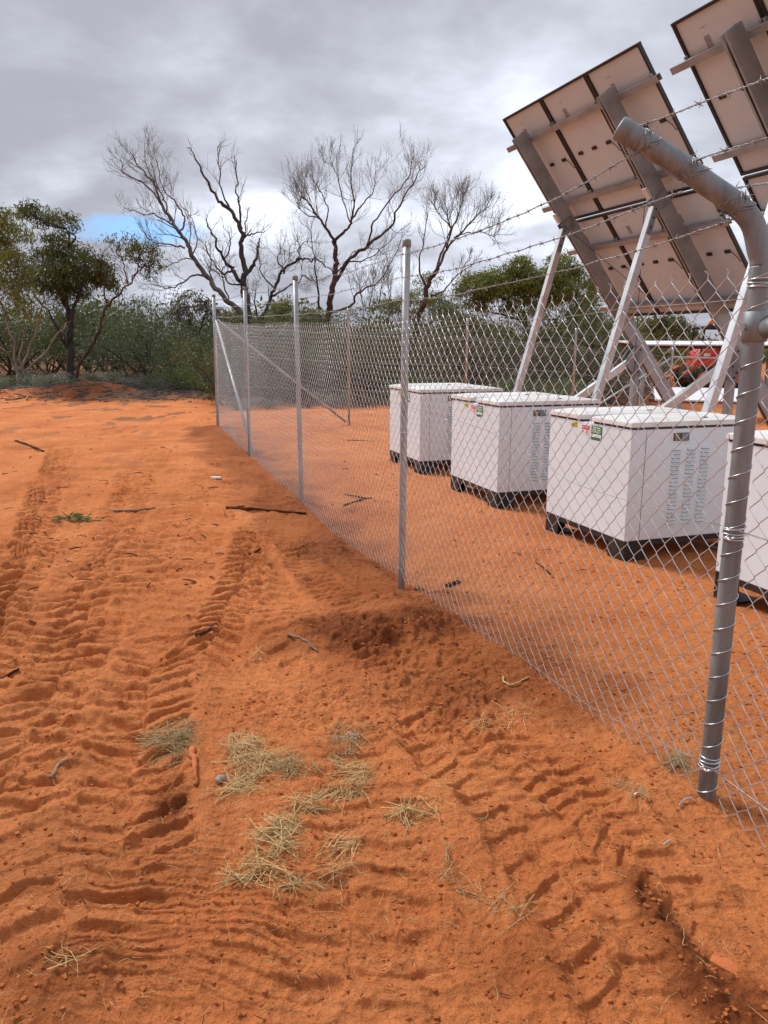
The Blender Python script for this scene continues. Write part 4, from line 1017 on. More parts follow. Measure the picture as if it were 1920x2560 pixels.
def live_tree(depth, seed, base_px, stems, lobes, name, label, leafm, bark, leaf=(.12, .026), group='eucalypts around the clearing', per=26, dens=.95, r0=.12, twigm=None, cat='tree', bare=0, cl=.27):
    """stems: photo polylines; lobes: (x, y, rx px, ry px, tufts, depth offset)"""
    t = Tree(depth, seed); lm = MB(); sc = depth/F_PX
    bp = at(base_px[0], base_px[1], depth); base = np.array([bp[0], bp[1], gz(bp[0], bp[1])])
    limb_ends = []
    for px, ra, rb in stems:
        C, r = t.limb(px, ra, rb, 0, t.rg.uniform(-.6, .6)); limb_ends += [C[int(len(C)*f)] for f in (.55, .75, .95)]
        if bare: t.side(C, r, bare, .5, .8, 2, .4, .5, 3, .7, .4)
    for x, y, rx, ry, n, dd in lobes:
        c = at(x, y, depth+dd); rxm, rym = rx*sc, ry*sc
        cs = puff(lm, t.rg, c, rxm, rym, int(n*dens), (leaf[0]*1.05, leaf[1]*1.15), per=per, cl=cl)
        # limbs reaching into the lobe
        e = min(limb_ends, key=lambda q: np.linalg.norm(q-(c-UP*rym)))
        mid = (e+c)/2+t.rg.normal(0, .12, 3); P = catmull(np.array([e, mid, c-UP*rym*.25]), 5)
        t.limbs.tube(P, np.linspace(min(.045, r0*.26), .012, len(P)), 6)
        for q in cs[::3]:
            a = P[t.rg.integers(len(P)//2, len(P))]; m_ = (a+q)/2+t.rg.normal(0, .1, 3)-UP*.05
            t.tw.setdefault('p', []).append(np.array([a, (a+m_)/2, m_, q])); t.tw.setdefault('r', []).append([.016, .013, .010, .005])
    t.limbs.tube([base-UP*.25, (base*2+bp)/3, bp], [r0*1.3, r0*1.1, r0], 9)
    return build_tree(t, name, label, cat, bark, twigm or bark, base, leafm, lm, group)

# left: dark mallee with a thick trunk
live_tree(26.5, 201, (172, 930), [([(172, 935), (176, 870), (172, 800), (150, 740), (110, 690)], .19, .06), ([(174, 850), (185, 780), (200, 720), (220, 660)], .10, .04), ([(172, 800), (160, 720), (170, 640), (160, 570)], .07, .03), ([(176, 880), (150, 830), (120, 770), (90, 740)], .08, .03)],
  [(160, 700, 92, 34, 100, 0), (215, 672, 70, 34, 70, -.4), (258, 705, 38, 28, 26, -.2), (120, 660, 56, 34, 50, .5), (175, 628, 52, 26, 40, 0), (150, 732, 70, 24, 36, .2), (108, 545, 46, 26, 26, .6), (75, 528, 34, 20, 16, 0), (165, 565, 20, 34, 14, -.3), (140, 600, 30, 18, 12, 0)],
  'mallee_tree', 'dark leafy mallee tree with a thick black trunk at the left of the clearing', M['leaf_dark'], M['bark_dark'], leaf=(.15, .030), per=34, r0=.19)
# its slim neighbour leaning right
live_tree(25.5, 202, (188, 950), [([(188, 955), (205, 900), (245, 830), (265, 770), (300, 735), (330, 700), (345, 655)], .085, .02), ([(262, 775), (262, 700), (250, 650)], .04, .012), ([(318, 715), (312, 670), (300, 640)], .035, .012), ([(330, 700), (365, 660), (380, 630)], .03, .01)],
  [(345, 640, 44, 34, 26, 0), (380, 655, 26, 24, 14, .2), (300, 600, 34, 18, 13, 0), (360, 615, 34, 20, 15, 0), (375, 690, 20, 14, 5, 0)],
  'mallee_tree', 'slim mallee leaning right with one sparse leafy tuft against the cloud', M['leaf_dark'], M['bark_red'], leaf=(.15, .028), per=17, r0=.09, bare=5)
# far left, pale multi stemmed
live_tree(24.5, 203, (45, 930), [([(45, 935), (32, 850), (8, 780), (-20, 700)], .06, .03), ([(48, 935), (72, 860), (92, 790), (105, 740)], .055, .025), ([(60, 930), (110, 880), (150, 825), (170, 800)], .05, .02), ([(40, 930), (10, 880), (-30, 840)], .05, .02), ([(50, 930), (55, 850), (60, 760)], .04, .02)],
  [(20, 720, 60, 50, 48, 0), (-20, 640, 70, 60, 60, .5), (30, 590, 45, 35, 30, .3), (-30, 560, 50, 40, 36, 0), (30, 665, 50, 40, 36, -.3), (60, 770, 50, 35, 24, 0), (5, 545, 40, 25, 16, .2)],
  'mallee_tree', 'multi stemmed mallee with pale bare lower stems at the left picture edge', M['leaf_olive'], M['bark_pale'], leaf=(.15, .03), per=30, r0=.06)
# right: umbrella crowned eucalypts
live_tree(31, 204, (1330, 900), [([(1330, 905), (1318, 850), (1300, 790), (1250, 740)], .16, .05), ([(1325, 860), (1350, 790), (1390, 740)], .11, .04), ([(1318, 840), (1310, 760), (1300, 700)], .08, .03), ([(1300, 800), (1230, 780), (1190, 770)], .06, .03), ([(1350, 800), (1410, 790), (1470, 770)], .06, .03)],
  [(1195, 725, 66, 40, 70, 0), (1255, 712, 70, 40, 80, .3), (1310, 716, 70, 38, 74, .4), (1370, 720, 70, 44, 80, 0), (1435, 735, 66, 52, 70, .3), (1310, 770, 60, 26, 30, .3), (1460, 790, 45, 40, 34, .3), (1300, 668, 36, 26, 26, 0), (1405, 652, 30, 20, 16, .3), (1375, 690, 40, 22, 26, 0), (1430, 680, 24, 20, 14, .3), (1200, 760, 40, 22, 16, 0), (1480, 830, 36, 30, 20, 0)],
  'umbrella_tree', 'broad olive eucalypt with umbrella crown and two top tufts behind the solar struts', M['leaf_olive'], M['bark_dark'], leaf=(.15, .032), per=36, r0=.16, dens=1.5)
live_tree(33, 205, (1065, 860), [([(1065, 870), (1062, 820), (1050, 770)], .10, .04), ([(1064, 830), (1090, 790), (1110, 770)], .07, .03), ([(1060, 820), (1020, 790), (990, 775)], .06, .03)],
  [(1055, 745, 50, 24, 36, 0), (1100, 770, 46, 26, 36, 0), (1010, 770, 48, 24, 30, .3), (960, 765, 34, 20, 18, 0), (1075, 700, 40, 14, 12, .4), (1125, 800, 30, 24, 20, 0)],
  'umbrella_tree', 'small olive eucalypt just right of the second fence post', M['leaf_olive'], M['bark_dark'], leaf=(.14, .03), per=34, r0=.1)
live_tree(36, 206, (1665, 880), [([(1665, 890), (1665, 850), (1650, 830)], .1, .04), ([(1665, 870), (1690, 835), (1700, 825)], .06, .03)],
  [(1640, 820, 36, 24, 34, 0), (1680, 812, 44, 24, 44, 0), (1715, 830, 30, 20, 26, 0), (1660, 840, 50, 20, 26, 0)],
  'round_tree', 'dense rounded dark tree beyond the array, left of the orange beacon', M['leaf_dark'], M['bark_dark'], leaf=(.16, .035), per=34, r0=.1)
live_tree(30, 207, (490, 890), [([(490, 890), (485, 840), (470, 790)], .08, .03), ([(488, 860), (510, 800), (520, 770)], .06, .03)],
  [(470, 760, 44, 28, 30, 0), (515, 770, 34, 24, 22, .3), (540, 790, 34, 22, 20, .3), (450, 790, 36, 24, 18, 0), (490, 740, 24, 14, 10, 0)],
  'mallee_tree', 'thin brownish mallee standing left of the end fence post', M['leaf_brown'], M['bark_dark'], leaf=(.12, .026), per=24, r0=.08)
for k, (x, y, w, lab) in enumerate(((780, 792, 1., 'small round olive tree low between the third and far fence posts'), (660, 800, .9, 'small olive tree low behind the charred dead tree'), (700, 765, .8, 'small leafy olive tree between the dead limbs left of the third post'), (1165, 805, 1., 'small olive tree between the two umbrella crowned eucalypts'), (1250, 830, 1., 'small olive tree under the broad umbrella crown'), (590, 790, 1., 'small dark olive tree beside the end post barbed wire'))):
    live_tree(35+k*.6, 220+k, (x, y+95), [([(x, y+95), (x-4, y+50), (x+4, y+15)], .06, .03)],
      [(x, y, 32*w, 18*w, 26, 0), (x-22*w, y+12, 24*w, 14*w, 16, .3), (x+24*w, y+12, 24*w, 14*w, 16, 0), (x+4, y+34, 34*w, 18*w, 18, .2)], 'small_tree', lab, M['leaf_olive'], M['bark_dark'], leaf=(.15, .032), per=30, r0=.06)

# ------------------------------------------------------------------ shrubs
def shrub_proto(seed, rx, rz, n, leafm, name, leaf=(.07, .024), per=22, upward=.5, stems=7, stemm=None, cl=.22):
    rg = np.random.default_rng(seed); lm = MB(); st = MB(); root = empty(name, (0, 0, 0))
    lob = [(np.array([rg.normal(0, rx*.42), rg.normal(0, rx*.4), rz*rg.uniform(.18, .75)]), rx*rg.uniform(.4, .62), rz*rg.uniform(.26, .40)) for _ in range(11)]
    tips = []
    for c, a, h in lob:
        cs = puff(lm, rg, c, a, h, n//8, leaf, droop=-upward, per=per, cl=cl, hollow=.2); tips.append(c)
    for k in range(stems):
        e = tips[k % len(tips)]; P = catmull(np.array([[rg.normal(0, .1), rg.normal(0, .1), -.1], e*np.array([.45, .45, .5])+rg.normal(0, .08, 3), e]), 4)
        st.tube(P, np.linspace(.035, .012, len(P)), 5)
    st.build('stems', stemm or M['bark_dark'], root, smooth=True); lm.build('foliage', leafm, root)
    return root
protos = {
 'grey': [shrub_proto(301, 1.5, 2.0, 190, M['leaf_grey'], 'scrub_bush'), shrub_proto(302, 1.7, 1.7, 190, M['leaf_grey'], 'scrub_bush')],
 'olive': [shrub_proto(303, 1.4, 2.1, 190, M['leaf_scrub'], 'scrub_bush'), shrub_proto(304, 1.6, 1.9, 180, M['leaf_scrub'], 'scrub_bush')],
 'green': [shrub_proto(305, .8, .95, 150, M['leaf_green'], 'round_shrub', leaf=(.07, .016), per=26)],
 'salt': [shrub_proto(306, .55, .55, 120, M['leaf_salt'], 'saltbush', leaf=(.05, .018), per=20, upward=.7, cl=.15), shrub_proto(307, .7, .5, 130, M['leaf_grey'], 'saltbush', leaf=(.05, .018), per=20, upward=.6, cl=.16), shrub_proto(308, .5, .45, 80, M['leaf_brown'], 'saltbush', leaf=(.05, .014), per=18, upward=.7, cl=.15, stems=14)],
}
used = set()
def place_shrub(kind, v, x, y, sc, label, group, rz=None, zs=1., cat='bush'):
    p = protos[kind][v]
    if p.name in used: o = copy_tree(p)
    else: o = p; used.add(p.name)
    o.location = (x, y, gz(x, y)-.04); s_ = sc; o.scale = (s_*random.uniform(.9, 1.12), s_*random.uniform(.9, 1.12), s_*zs)
    o.rotation_euler = (0, 0, random.uniform(0, 6.28) if rz is None else rz)
    tag(o, label, cat, group)
# left thicket
LAB = {('grey', 0): 'tall grey green bush in the scrub at the clearing edge', ('grey', 1): 'broad low grey green bush in the scrub at the clearing edge',
       ('olive', 0): 'tall olive green bush in the scrub at the clearing edge', ('olive', 1): 'broad dark olive bush in the scrub at the clearing edge'}
def thicket(spots, where, grp):
    for kind, v, px, yd, sc, zs in spots:
        zs *= random.uniform(.78, 1.18)
        p = at(px, 930, yd); place_shrub(kind, v, p[0], p[1], sc, LAB[(kind, v)].replace('at the clearing edge', where), grp, zs=zs)
thicket([('grey', 0, 320, 29.5, 1.15, 1.0), ('grey', 1, 380, 28, 1.2, 1.15), ('grey', 0, 430, 29, 1.15, 1.05), ('grey', 1, 480, 27.5, 1.05, 1.1), ('grey', 0, 270, 31, 1.2, 1.0), ('olive', 0, 225, 32, 1.2, 1.1), ('olive', 1, 120, 32, 1.4, 1.1), ('olive', 0, 30, 31, 1.3, 1.1), ('grey', 0, 360, 34, 1.3, 1.2), ('olive', 1, 450, 35, 1.4, 1.3), ('grey', 1, 525, 30, 1.2, 1.2), ('olive', 0, 300, 36, 1.4, 1.2), ('grey', 0, 170, 36, 1.4, 1.2), ('olive', 1, 80, 37, 1.5, 1.2), ('olive', 1, -60, 31, 1.4, 1.2), ('grey', 0, -140, 30, 1.3, 1.2), ('olive', 0, -230, 30, 1.5, 1.3)],
        'left of the fence end', 'bushes in the scrub left of the fence end')
sp = []
rgs = np.random.default_rng(77)
for i, px in enumerate(np.linspace(560, 1540, 21)):
    sp.append((('olive', 'grey', 'olive')[i % 3], int(rgs.integers(2)), px+rgs.uniform(-18, 18), 20.6+.0028*(px-540)+rgs.uniform(-.3, 1.3), rgs.uniform(.85, 1.1), rgs.uniform(.95, 1.2)))
for i, px in enumerate(np.linspace(560, 1600, 16)):
    sp.append((('grey', 'olive')[i % 2], int(rgs.integers(2)), px+rgs.uniform(-25, 25), 25+rgs.uniform(-1, 2), rgs.uniform(1.05, 1.35), rgs.uniform(1., 1.25)))
thicket(sp, 'behind the far fence', 'bushes in the scrub behind the far fence')
p = at(470, 960, 25); place_shrub('green', 0, p[0], p[1], 1.0, 'round bright green shrub left of the end fence post', None, cat='shrub')
for px, dep, lab in ((520, 24, 'small bright green shrub touching the end fence post'), (1010, 20.6, 'feathery green shrub behind the far fence left of the second post cabinet'), (1290, 21.2, 'feathery green shrub behind the far fence under the umbrella crown'), (1420, 21.0, 'feathery green shrub behind the far fence by the long brace')):
    p = at(px, 960, dep); place_shrub('green', 0, p[0], p[1], .8 if dep > 22 else 1.1, lab, None, cat='shrub')
SL = ['pale grey saltbush in front of the left scrub', 'low grey green saltbush in front of the left scrub', 'brownish half dead saltbush in front of the left scrub']
for px, dep, v, sc in ((95, 24.5, 0, 1.2), (120, 23.6, 0, .9), (335, 24.2, 0, .9), (395, 24.6, 0, .8), (275, 27, 0, 1.), (310, 26.4, 2, 1.0), (360, 26, 2, 1.1), (230, 25.6, 1, .9), (180, 25.2, 1, .8), (260, 24.9, 1, .8), (420, 25.6, 1, .8), (60, 25.4, 1, 1.), (150, 26.4, 2, .9), (450, 24.4, 2, .7), (215, 24.2, 2, .7), (20, 24.2, 1, .8), (350, 25.2, 1, .9), (305, 25.2, 0, .6), (490, 23.6, 2, .7), (-40, 24.6, 0, 1.), (80, 27.5, 2, 1.1), (400, 27, 0, .9)):
    p = at(px, 970, dep); place_shrub('salt', v, p[0], p[1], sc, SL[v], 'low saltbushes in front of the left scrub', cat='saltbush')
for i, px in enumerate(np.linspace(590, 1480, 12)):
    p = at(px+rgs.uniform(-20, 20), 970, 19.2+.0026*(px-540)); place_shrub('salt', i % 3, p[0], p[1], rgs.uniform(.5, .8), ['pale grey', 'low grey green', 'brownish half dead'][i % 3]+' saltbush at the foot of the scrub behind the far fence', 'low saltbushes behind the far fence', cat='saltbush')

# far scrub that reads as one mass
rg = np.random.default_rng(5); mb = MB()
for i in range(230):
    yd = rg.uniform(40, 80); xx = rg.uniform(-1.1, 1.1)*yd; h = rg.uniform(1.6, 3.6) if xx/yd < .34 else rg.uniform(.8, 1.3)
    puff(mb, rg, (xx, yd, .5+h*.5), rg.uniform(1.5, 3), h*.55, 22, (.34, .14), per=14, cl=.9, hollow=.2, droop=.2)
tag(mb.build('far_scrub', M['leaf_dark']), kind='stuff')

# fallen limbs and bark litter at the edge of the clearing
mb = MB(); P = []; rr = []
for i in range(1500):
    yd = rg.uniform(21.8, 27)+.4*rg.normal(); xx = rg.uniform(-.56, -.16)*yd if rg.random() < .75 else rg.uniform(-.2, .42)*yd
    if xx > -4.2 and yd < 19.5+.3*(xx+4): continue
    a = rg.uniform(0, 3.14); L = rg.uniform(.15, 1.1)**1.4; z = gz(xx, yd)+.02
    d = np.array([math.cos(a), math.sin(a)*.7, rg.normal(0, .12)]); p0 = np.array([xx, yd, z])
    P.append([p0, p0+d*L*.5+UP*rg.uniform(0, .06), p0+d*L+UP*rg.uniform(0, .05)]); q = rg.uniform(.006, .02); rr.append([q, q*.9, q*.5])
mb.tubes(np.array(P), np.array(rr), 4); tag(mb.build('bark_litter', M['litter']), kind='stuff')
def log(name, px, dep, r, m, label, lift=.05):
    P = np.array([at(x, y, d) for (x, y), d in zip(px, dep)])
    for i in range(len(P)): P[i, 2] = gz(P[i, 0], P[i, 1])+r*.6+lift*(i % 2)
    C = catmull(P, 5); C += np.random.default_rng(int(px[0][0])+400).normal(0, .01, C.shape)
    mb = MB(); mb.tube(C, np.linspace(r, r*.45, len(C)), 8); o = mb.build(name, m, origin=tuple(C[0]), smooth=True); tag(o, label, 'branch'); return o
log('fallen_branch', [(-40, 950), (20, 945), (45, 930)], [24, 23.6, 24], .09, M['bark_red'], 'thick red brown fallen branch at the left picture edge')
log('fallen_branch', [(130, 960), (190, 975), (240, 980)], [24.4, 23.8, 23.6], .05, M['bark_dark'], 'dark fallen branch lying left of the red dirt heap')
log('fallen_branch', [(370, 990), (430, 985), (500, 985)], [23.2, 23.6, 23.8], .05, M['bark_dead'], 'dark fallen branch lying right of the red dirt heap')
log('fallen_branch', [(440, 965), (500, 975), (530, 970)], [25, 24.5, 25], .045, M['bark_dark'], 'dark fallen branch below the bright green shrub', .12)

# ------------------------------------------------------------------ things lying on the sand
def stick(px, r, m, label, name='stick', cat='stick', lift=.004, fork=None, kx=.008):
    P = np.array([on(x, y, r*.25+lift) for x, y in px]); C = catmull(P, 6)
    rg2 = np.random.default_rng(int(px[0][0]*7+px[0][1])); C += rg2.normal(0, kx*.4, C.shape)*np.array([1, 1, .3])
    mb = MB(); mb.tube(C, np.linspace(r, r*.55, len(C))*(1+.12*rg2.normal(size=len(C))), 7)
    if fork:
        for a, b, rr in fork:
            p0 = C[int(a*(len(C)-1))]; p1 = on(*b, r*.6+lift); mb.tube([p0, (p0+p1)/2+UP*.006, p1], [rr, rr*.8, rr*.5], 6)
    o = mb.build(name, m, origin=tuple(C[0]), smooth=True); tag(o, label, cat); return o
stick([(270, 1274), (310, 1276), (345, 1277), (388, 1272)], .016, M['stick'], 'pale forked stick lying across the red track left of centre', fork=[(.6, (350, 1281), .010)])
stick([(565, 1275), (640, 1277), (700, 1277), (765, 1276)], .020, M['stick_dark'], 'long dark stick lying up to the foot of the third post', fork=[(.15, (612, 1270), .012)])
stick([(38, 1103), (75, 1115), (108, 1131)], .022, M['stick_dark'], 'dark stick with a pale end lying on the far left sand')
stick([(488, 1593), (515, 1585), (541, 1573)], .012, M['stick_dark'], 'short dark forked twig in the middle of the sand', fork=[(.75, (536, 1583), .006)])
stick([(592, 1383), (620, 1386), (652, 1387)], .014, M['stick_dark'], 'straight dark stick between the tyre prints near the third post')
stick([(718, 1593), (760, 1606), (792, 1618)], .009, M['stick'], 'thin grey twig on the dark turned soil')
stick([(125, 1940), (145, 1925), (168, 1908)], .010, M['stick'], 'short grey brown stick in the lower left sand')
stick([(48, 1550), (90, 1562), (140, 1572)], .007, M['stick_dark'], 'very thin dark twig on the left sand')
stick([(0, 1690), (30, 1690), (50, 1684)], .010, M['stick_dark'], 'dark twig at the left edge above the straw')
stick([(1052, 1092), (1090, 1085), (1125, 1075)], .012, M['stick_dark'], 'dark twig inside the fence beside the farthest cabinet')
stick([(860, 1268), (900, 1255), (930, 1246)], .016, M['stick_dark'], 'dark twig inside the fence left of the second post', fork=[(.8, (860, 1243), .01)])
stick([(1115, 1456), (1135, 1455), (1152, 1453)], .020, M['stick_dark'], 'short thick dark bark piece inside the fence right of the second post')
stick([(868, 1101), (905, 1102), (935, 1104)], .010, M['stick'], 'pale thin stick inside the fence below the long stay')
stick([(1340, 1405), (1365, 1428), (1376, 1437)], .008, M['stick_dark'], 'thin dark twig inside the fence in front of the sticker face')
stick([(1255, 1690), (1278, 1705), (1322, 1694)], .006, M['straw'], 'bent pale straw stalk outside the fence right of centre', cat='stalk', name='straw_stalk')
stick([(480, 1880), (488, 1920), (490, 1962)], .014, M['timber'], 'red dusted stick standing in the sand beside the first straw clump')
def board(px, w, th, label):
    a = on(*px[0], 0); b = on(*px[1], 0); mb = MB(); mb.beam(a-UP*.001, b-UP*.009, w, th, bevel=.004)
    o = mb.build('board', M['timber'], origin=tuple(a)); tag(o, label, 'board')
board(((1780, 2385), (1852, 2420)),   .045, .010, 'red dusted piece of board half buried at the lower right')
def offcut(px, label, r=.0028):
    P = np.array([on(x, y, .008) for x, y in px]); P[len(P)//2, 2] += .004; mb = MB(); mb.tube(catmull(P, 6), r, 6)
    tag(mb.build('wire_offcut', M['wire'], origin=tuple(P[0]), smooth=True), label, 'wire')
offcut([(1698, 2016), (1706, 2008), (1722, 2003), (1738, 2005)], 'curved shiny wire offcut nearest the foot of the cranked post')
offcut([(1584, 2014), (1588, 2006), (1600, 2001), (1616, 2001)], 'hooked wire offcut on the sand left of the cranked post')
offcut([(1658, 2119), (1668, 2118), (1677, 2118)], 'short straight wire offcut below the cranked post')
# leafy sprig
def sprig():
    c = on(188, 1304, .03); rg2 = np.random.default_rng(9); mb = MB(); mb.tube([on(140, 1312, .02), c, on(230, 1302, .02)], .008, 5)
    root = mb.build('leafy_sprig', M['straw'], origin=tuple(c)); tag(root, 'small fresh green leafy sprig lying on the left sand', 'sprig')
    lm = MB(); n = 90; C = c+rg2.normal(0, 1, (n, 3))*np.array([.10, .05, .012]); d = rg2.normal(0, 1, (n, 3))*np.array([1, .8, .25])+np.array([.2, 0, .1]); d /= np.linalg.norm(d, axis=1)[:, None]
    lm.leaves(C, d, rg2.uniform(.07, .12, n), rg2.uniform(.012, .02, n)); lm.build('leaf_cluster', M['sprig'], root, tuple(c))
sprig()
# straw
def blades(mb, rg2, C, ang, L, w, lift, curl=.25, tilt=.12):
    n = len(C); d = np.stack([np.cos(ang), np.sin(ang), rg2.normal(0, tilt, n)], 1)
    sd = np.stack([-np.sin(ang), np.cos(ang), rg2.normal(0, .4, n)], 1); sd /= np.linalg.norm(sd, axis=1)[:, None]
    cv = rg2.normal(0, curl, n)[:, None]*L[:, None]*np.stack([-np.sin(ang), np.cos(ang), np.zeros(n)], 1)
    ts = np.array([-.5, -.2, .15, .5])
    P = C[:, None, :]+d[:, None, :]*(ts[None, :, None]*L[:, None, None])+cv[:, None, :]*(ts**2)[None, :, None]
    P[:, :, 2] += lift[:, None]*(1-1.6*ts[None]**2)
    W = w[:, None]*np.array([1., 1., .85, .35])[None]
    mb.ribbons(P, W, sd)
def clump(parts, label, m, seed, name='straw_clump', cat='dry grass'):
    """parts: (x, y, rx px, ry px, blades, main angle, spread, height)"""
    rg2 = np.random.default_rng(seed); mb = MB(); c0 = on(parts[0][0], parts[0][1])
    for x, y, rx, ry, n, a0, sp, h in parts:
        n = int(n*.85); rx *= .80; ry *= .84; h = h*.7; a = np.sqrt(rg2.random(n))*1.12; th = rg2.uniform(0, 6.28, n); X = x+rx*a*np.cos(th); Y = y+ry*a*np.sin(th)
        kp = rg2.random(n) < np.clip(.62+1.1*vnoise(X/17., Y/11., seed+200), .04, 1); X, Y, a = X[kp], Y[kp], a[kp]; n = len(X)
        if n == 0: continue
        g = np.array([G(q, w) for q, w in zip(X, Y)]); zz = ground(g[:, 0], g[:, 1])[0]
        hh = h*np.clip(1-a**2, 0, 1)*rg2.random(n); C = np.stack([g[:, 0], g[:, 1], zz+.004+hh], 1)
        L = rg2.uniform(.04, .20, n); ang = a0+.5*vnoise(X/26., Y/20., seed+300)*3+rg2.normal(0, sp*1.1, n)
        blades(mb, rg2, C, ang, L, rg2.choice([.0009, .0014, .0022, .0032], n), rg2.uniform(0, .018, n), .3, .10)
    o = mb.build(name, m, origin=tuple(c0)); tag(o, label, cat); return o
clump([(425, 1868, 58, 34, 330, -.25, .45, .075), (455, 1855, 30, 36, 200, 1.1, .5, .08), (440, 1905, 30, 18, 60, 1.3, .7, .02), (385, 1855, 40, 20, 60, -.2, .4, .02)], 'compact mound of grey straw, leftmost of the straw clumps', M['straw_grey'], 1)
clump([(610, 1880, 50, 40, 260, 1.2, .7, .06), (640, 1925, 60, 45, 280, .4, .8, .05), (600, 1990, 50, 26, 130, .5, .6, .02), (600, 1960, 40, 40, 60, -1., .3, .02), (690, 1900, 40, 16, 70, .1, .4, .02)], 'largest loose pile of yellow straw in the lower middle', M['straw'], 2)
clump([(755, 1935, 60, 18, 150, .15, .6, .02), (730, 1945, 50, 26, 90, .4, .8, .015)], 'thin grey strip of straw beside the largest straw pile', M['straw_grey'], 3)
clump([(890, 1965, 30, 52, 230, 1.45, .35, .04), (830, 1995, 60, 16, 110, .3, .3, .025), (770, 2030, 40, 24, 110, .6, .7, .02), (860, 2020, 30, 20, 50, 1.2, .6, .01)], 'hooked streak of pale straw right of the largest pile', M['straw'], 4)
clump([(865, 1865, 45, 28, 120, .6, .7, .02), (850, 1900, 30, 30, 70, 1.2, .6, .012), (880, 1830, 60, 18, 45, .2, .5, .01)], 'scattered straw around the white feather', M['straw_grey'], 5)
clump([(680, 2125, 54, 38, 240, .4, .7, .035), (715, 2085, 34, 26, 120, .7, .6, .03), (635, 2155, 26, 26, 50, 1.4, .4, .02), (720, 2165, 36, 14, 40, -.3, .4, .01), (600, 2205, 34, 12, 60, -.2, .6, .01), (660, 2200, 70, 16, 90, .2, .4, .012), (710, 2250, 30, 10, 30, -.2, .4, .008)], 'square patch of straw, lowest of the big straw clumps', M['straw'], 6)
clump([(775, 2240, 60, 16, 50, .5, .35, .012), (830, 2210, 40, 16, 40, .5, .35, .012)], 'curved thin trail of straw below the square patch', M['straw_grey'], 7)
clump([(885, 2150, 26, 22, 50, 1.4, .5, .02), (850, 2135, 50, 14, 25, .1, .4, .008)], 'small upright straw tuft right of the square patch', M['straw'], 8)
clump([(165, 2447, 34, 12, 20, -.2, .6, .006), (150, 2435, 12, 16, 8, 1.5, .5, .006)], 'small straw tuft at the lower left corner', M['straw'], 9)
clump([(640, 1642, 14, 12, 34, .9, .5, .03), (620, 1650, 22, 6, 14, .2, .4, .01)], 'tiny straw tuft alone in the middle of the sand', M['straw'], 10)
clump([(1690, 1955, 24, 20, 130, 1.3, .6, .05)], 'short dry grass tuft growing left of the cranked post foot', M['straw_grey'], 11, 'grass_tuft')
clump([(1010, 2070, 22, 24, 60, 1.5, .4, .02), (1050, 2075, 50, 22, 60, .6, .8, .012), (1090, 2040, 60, 26, 36, .2, .7, .01)], 'dry straw tuft on the rim of the wheel track', M['straw'], 12)
clump([(1255, 1830, 80, 30, 50, .2, .8, .006), (1210, 1850, 44, 26, 24, .9, .7, .006), (1300, 1800, 60, 24, 22, .3, .8, .006)], 'flat scatter of grey straw below the fence', M['straw'], 13)
clump([(1555, 2030, 24, 10, 40, .3, .8, .02), (1590, 2062, 26, 6, 20, .1, .2, .008)], 'small curled straw knot left below the cranked post', M['straw_grey'], 14)
clump([(1240, 2290, 22, 34, 30, 1.0, .6, .008), (1290, 2340, 26, 26, 24, -.9, .6, .008), (1170, 2270, 30, 18, 14, .2, .8, .006), (1120, 2200, 14, 44, 50, 1.5, .3, .012)], 'dark withered grass along the left rim of the wheel track', M['straw_grey'], 15)
# feather and pebble
def feather():
    c = on(885, 1840, .012); rg2 = np.random.default_rng(3); mb = MB(); n = 130
    C = c+rg2.normal(0, 1, (n, 3))*np.array([.010, .006, .006]); d = rg2.normal(0, 1, (n, 3))*np.array([1, .7, .6]); d /= np.linalg.norm(d, axis=1)[:, None]
    mb.leaves(C, d, rg2.uniform(.012, .026, n), rg2.uniform(.002, .004, n)); tag(mb.build('feather', M['feather'], origin=tuple(c)), 'tuft of white down feather lying on the straw', 'feather')
feather()
def lump(rg2, c, r, sub=1):
    bm = bmesh.new(); bmesh.ops.create_icosphere(bm, subdivisions=sub, radius=1.)
    v = np.array([q.co[:] for q in bm.verts]); f = np.array([[q.index for q in p.verts] for p in bm.faces]); bm.free()
    v = v*(1+rg2.normal(0, .24, (len(v), 1)))*np.array([rg2.uniform(.7, 1.3), rg2.uniform(.7, 1.2), rg2.uniform(.5, .85)]); return v*r+c, f
mb = MB(); c = on(552, 1955, .012); v, f = lump(np.random.default_rng(4), c, .024, 2); mb.add(v, f); tag(mb.build('pebble', M['pebble'], origin=tuple(c), smooth=True), 'grey pebble beside the largest straw pile', 'stone')
mb = MB(); c = on(540, 1200, .02); mb.box(c, (.12, .05, .02), bevel=.006); tag(mb.build('wood_chip', M['white'], origin=tuple(c)), 'small white chip on the sand left of the third post', 'chip')

